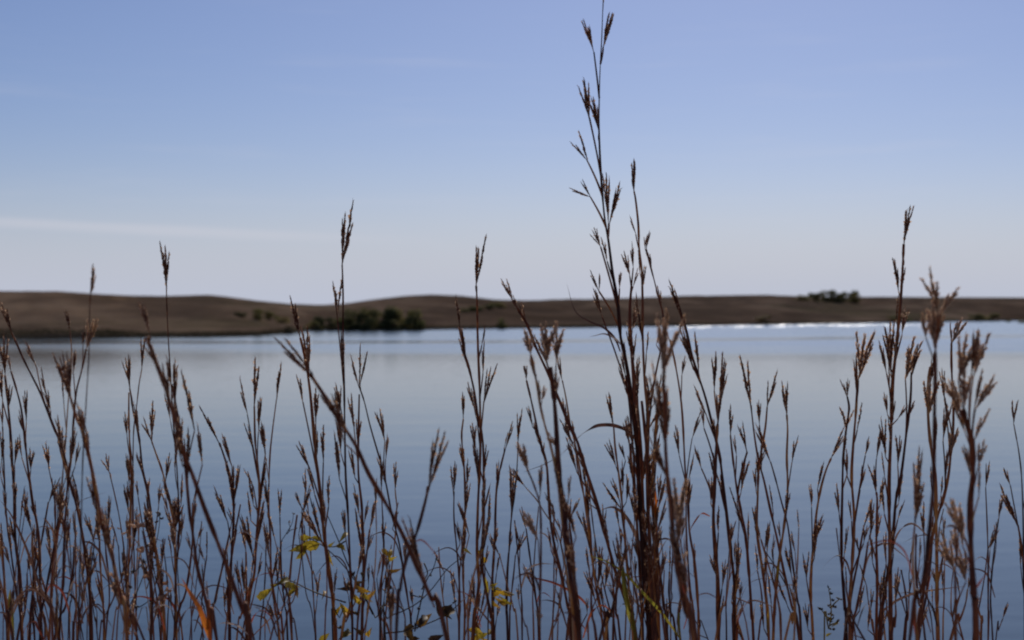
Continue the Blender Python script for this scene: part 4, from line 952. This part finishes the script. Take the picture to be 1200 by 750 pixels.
plant('leafy_weed', 'yellow-green leafy weed at the foot of the sky-forked stalk', 'plant', 1.72, [[(562, 650), (572, 672), (580, 690), (576, 720), (572, 750)], [(578, 690), (590, 693), (600, 697)]],
      [(563, 652, 569, 660, 8, GD), (560, 648, 567, 643, 7, GD), (553, 650, 546, 646, 5, GD), (569, 676, 571, 686, 7, OL), (572, 680, 568, 694, 7, OL), (575, 690, 588, 694, 8, OL), (578, 695, 591, 692, 8, GD), (580, 692, 603, 697, 7, GD), (579, 700, 590, 709, 7, GD), (577, 704, 586, 712, 6, GD), (576, 688, 584, 683, 6, OL), (583, 697, 600, 706, 5, OL), (566, 742, 548, 738, 9, GD), (566, 745, 552, 752, 10, GD), (572, 742, 560, 746, 9, OL), (573, 744, 576, 738, 8, GD), (564, 748, 574, 752, 9, GD)], mat=M_TWIG)
plant('budded_weed', 'small green-stemmed weed with knobbly buds in the gap left of the right clump', 'plant', 1.7, [[(971, 690), (973, 702), (974, 720), (971, 737), (966, 750)], [(963, 715), (968, 722), (973, 725)], [(984, 702), (979, 706), (974, 712)], [(980, 730), (976, 731), (972, 733)]],
      [(974, 735, 981, 730, 4, OL), (968, 746, 975, 742, 4, M_LEAF_LIME)], buds=[(971, 690, 5), (974, 697, 5), (976, 705, 5), (963, 715, 6), (971, 711, 5), (984, 702, 5), (973, 720, 6), (980, 730, 6), (978, 712, 6), (971, 728, 6), (976, 726, 5), (975, 738, 6)], budmat=M_LEAF_DARK, mat=M_LEAF_OLIVE)
plant('seed_twig', 'dark delicate twig with tiny seeds standing beside the pale panicle', 'plant', 1.7, [[(186, 601), (187, 612), (182, 640), (170, 670), (160, 695), (152, 712), (148, 750)], [(168, 660), (160, 668), (155, 672)], [(180, 700), (166, 710), (158, 712)]],
      buds=[(186, 602, 5), (189, 609, 5), (184, 606, 4), (183, 613, 4), (188, 604, 4), (168, 660, 6), (155, 671, 5), (161, 712, 5), (178, 705, 5), (172, 640, 6), (176, 648, 5), (154, 690, 6)], budmat=M_TWIG, wd=1.4)
plant('panicle_grass', 'pale tan feathery panicle among the dark stalks at lower left', 'grass', 1.6, [[(162, 605), (162, 625), (166, 655), (171, 690), (176, 720), (178, 750)], [(150, 626), (158, 632), (164, 640)], [(170, 672), (176, 676), (172, 690)], [(195, 690), (188, 700), (176, 720)], [(142, 742), (156, 740), (176, 748)]],
      buds=[(160, 618, 8), (164, 618, 7), (156, 618, 7), (167, 617, 6), (163, 645, 8), (166, 648, 7), (160, 645, 6), (148, 625, 6), (152, 631, 5), (172, 677, 7), (168, 678, 6), (176, 675, 6), (195, 686, 8), (196, 693, 8), (194, 700, 8), (190, 705, 7), (183, 655, 6), (184, 662, 5), (162, 605, 5), (160, 612, 5), (146, 740, 7), (152, 743, 7), (160, 745, 6), (132, 676, 6), (186, 713, 6), (140, 620, 4), (178, 612, 4)], budmat=M_HUSK, mat=M_PANICLE, wd=1.3)
plant('panicle_grass', 'tiny pale branching panicle left above the yellow leaves', 'grass', 1.8, [[(344, 602), (342, 614), (335, 626), (328, 642), (326, 690), (326, 750)], [(347, 620), (341, 621), (336, 626)], [(338, 612), (340, 618), (338, 622)]], buds=[(344, 603, 3), (347, 620, 3), (339, 612, 3)], budmat=M_PANICLE, mat=M_TWIG, wd=1.1)
# leaf blades bowing through the lower left tangle
for lab, pts, lw, lm in [('dark leaf blade running down right from the left edge', [(66, 725), (48, 690), (30, 640), (14, 605), (0, 586)], 3.2, M_LEAF_DRY), ('thin dark leaf arching over to the left in the bottom left corner', [(66, 750), (62, 720), (52, 700), (36, 692), (14, 712), (2, 730)], 2.4, M_LEAF_DRY),
                         ('thin leaf curving up right across the bottom left corner', [(8, 740), (24, 700), (44, 676), (64, 650)], 2.2, M_LEAF_DRY), ('narrow leaf bowing left at mid tangle near the left edge', [(66, 650), (63, 626), (56, 612), (50, 607)], 2.2, M_LEAF_DRY),
                         ('slim dark leaf crossing right above the left tangle', [(88, 600), (94, 588), (108, 582), (124, 577)], 2.2, M_LEAF_DRY), ('pale curled leaf in the bottom left tangle', [(80, 740), (82, 722), (79, 708), (74, 700)], 2.6, M_LEAF_PALE),
                         ('short reddish leaf bowing over the bottom edge left of the orange leaf', [(52, 750), (44, 735), (40, 728), (30, 735), (26, 750)], 3, M_LEAF_RED), ('thin pale leaf lying low left of the slanting dark leaf', [(292, 745), (280, 734), (266, 730), (256, 731)], 2.2, M_LEAF_PALE),
                         ('withered leaf tip bent over the bottom edge right of the orange leaf', [(288, 752), (282, 742), (272, 735), (262, 738)], 2.6, M_LEAF_DRY)]:
    o = plant('grass_leaf', lab, 'leaf', 1.65, [[pts[0], (pts[0][0] + 2, max(751, pts[0][1] + 8))]], mat=M_STEM, wd=2, group='leaf blades in the lower left tangle')
    leaf(o, Vector(o.location), (pts, lw, lm), lambda y: 1.65)
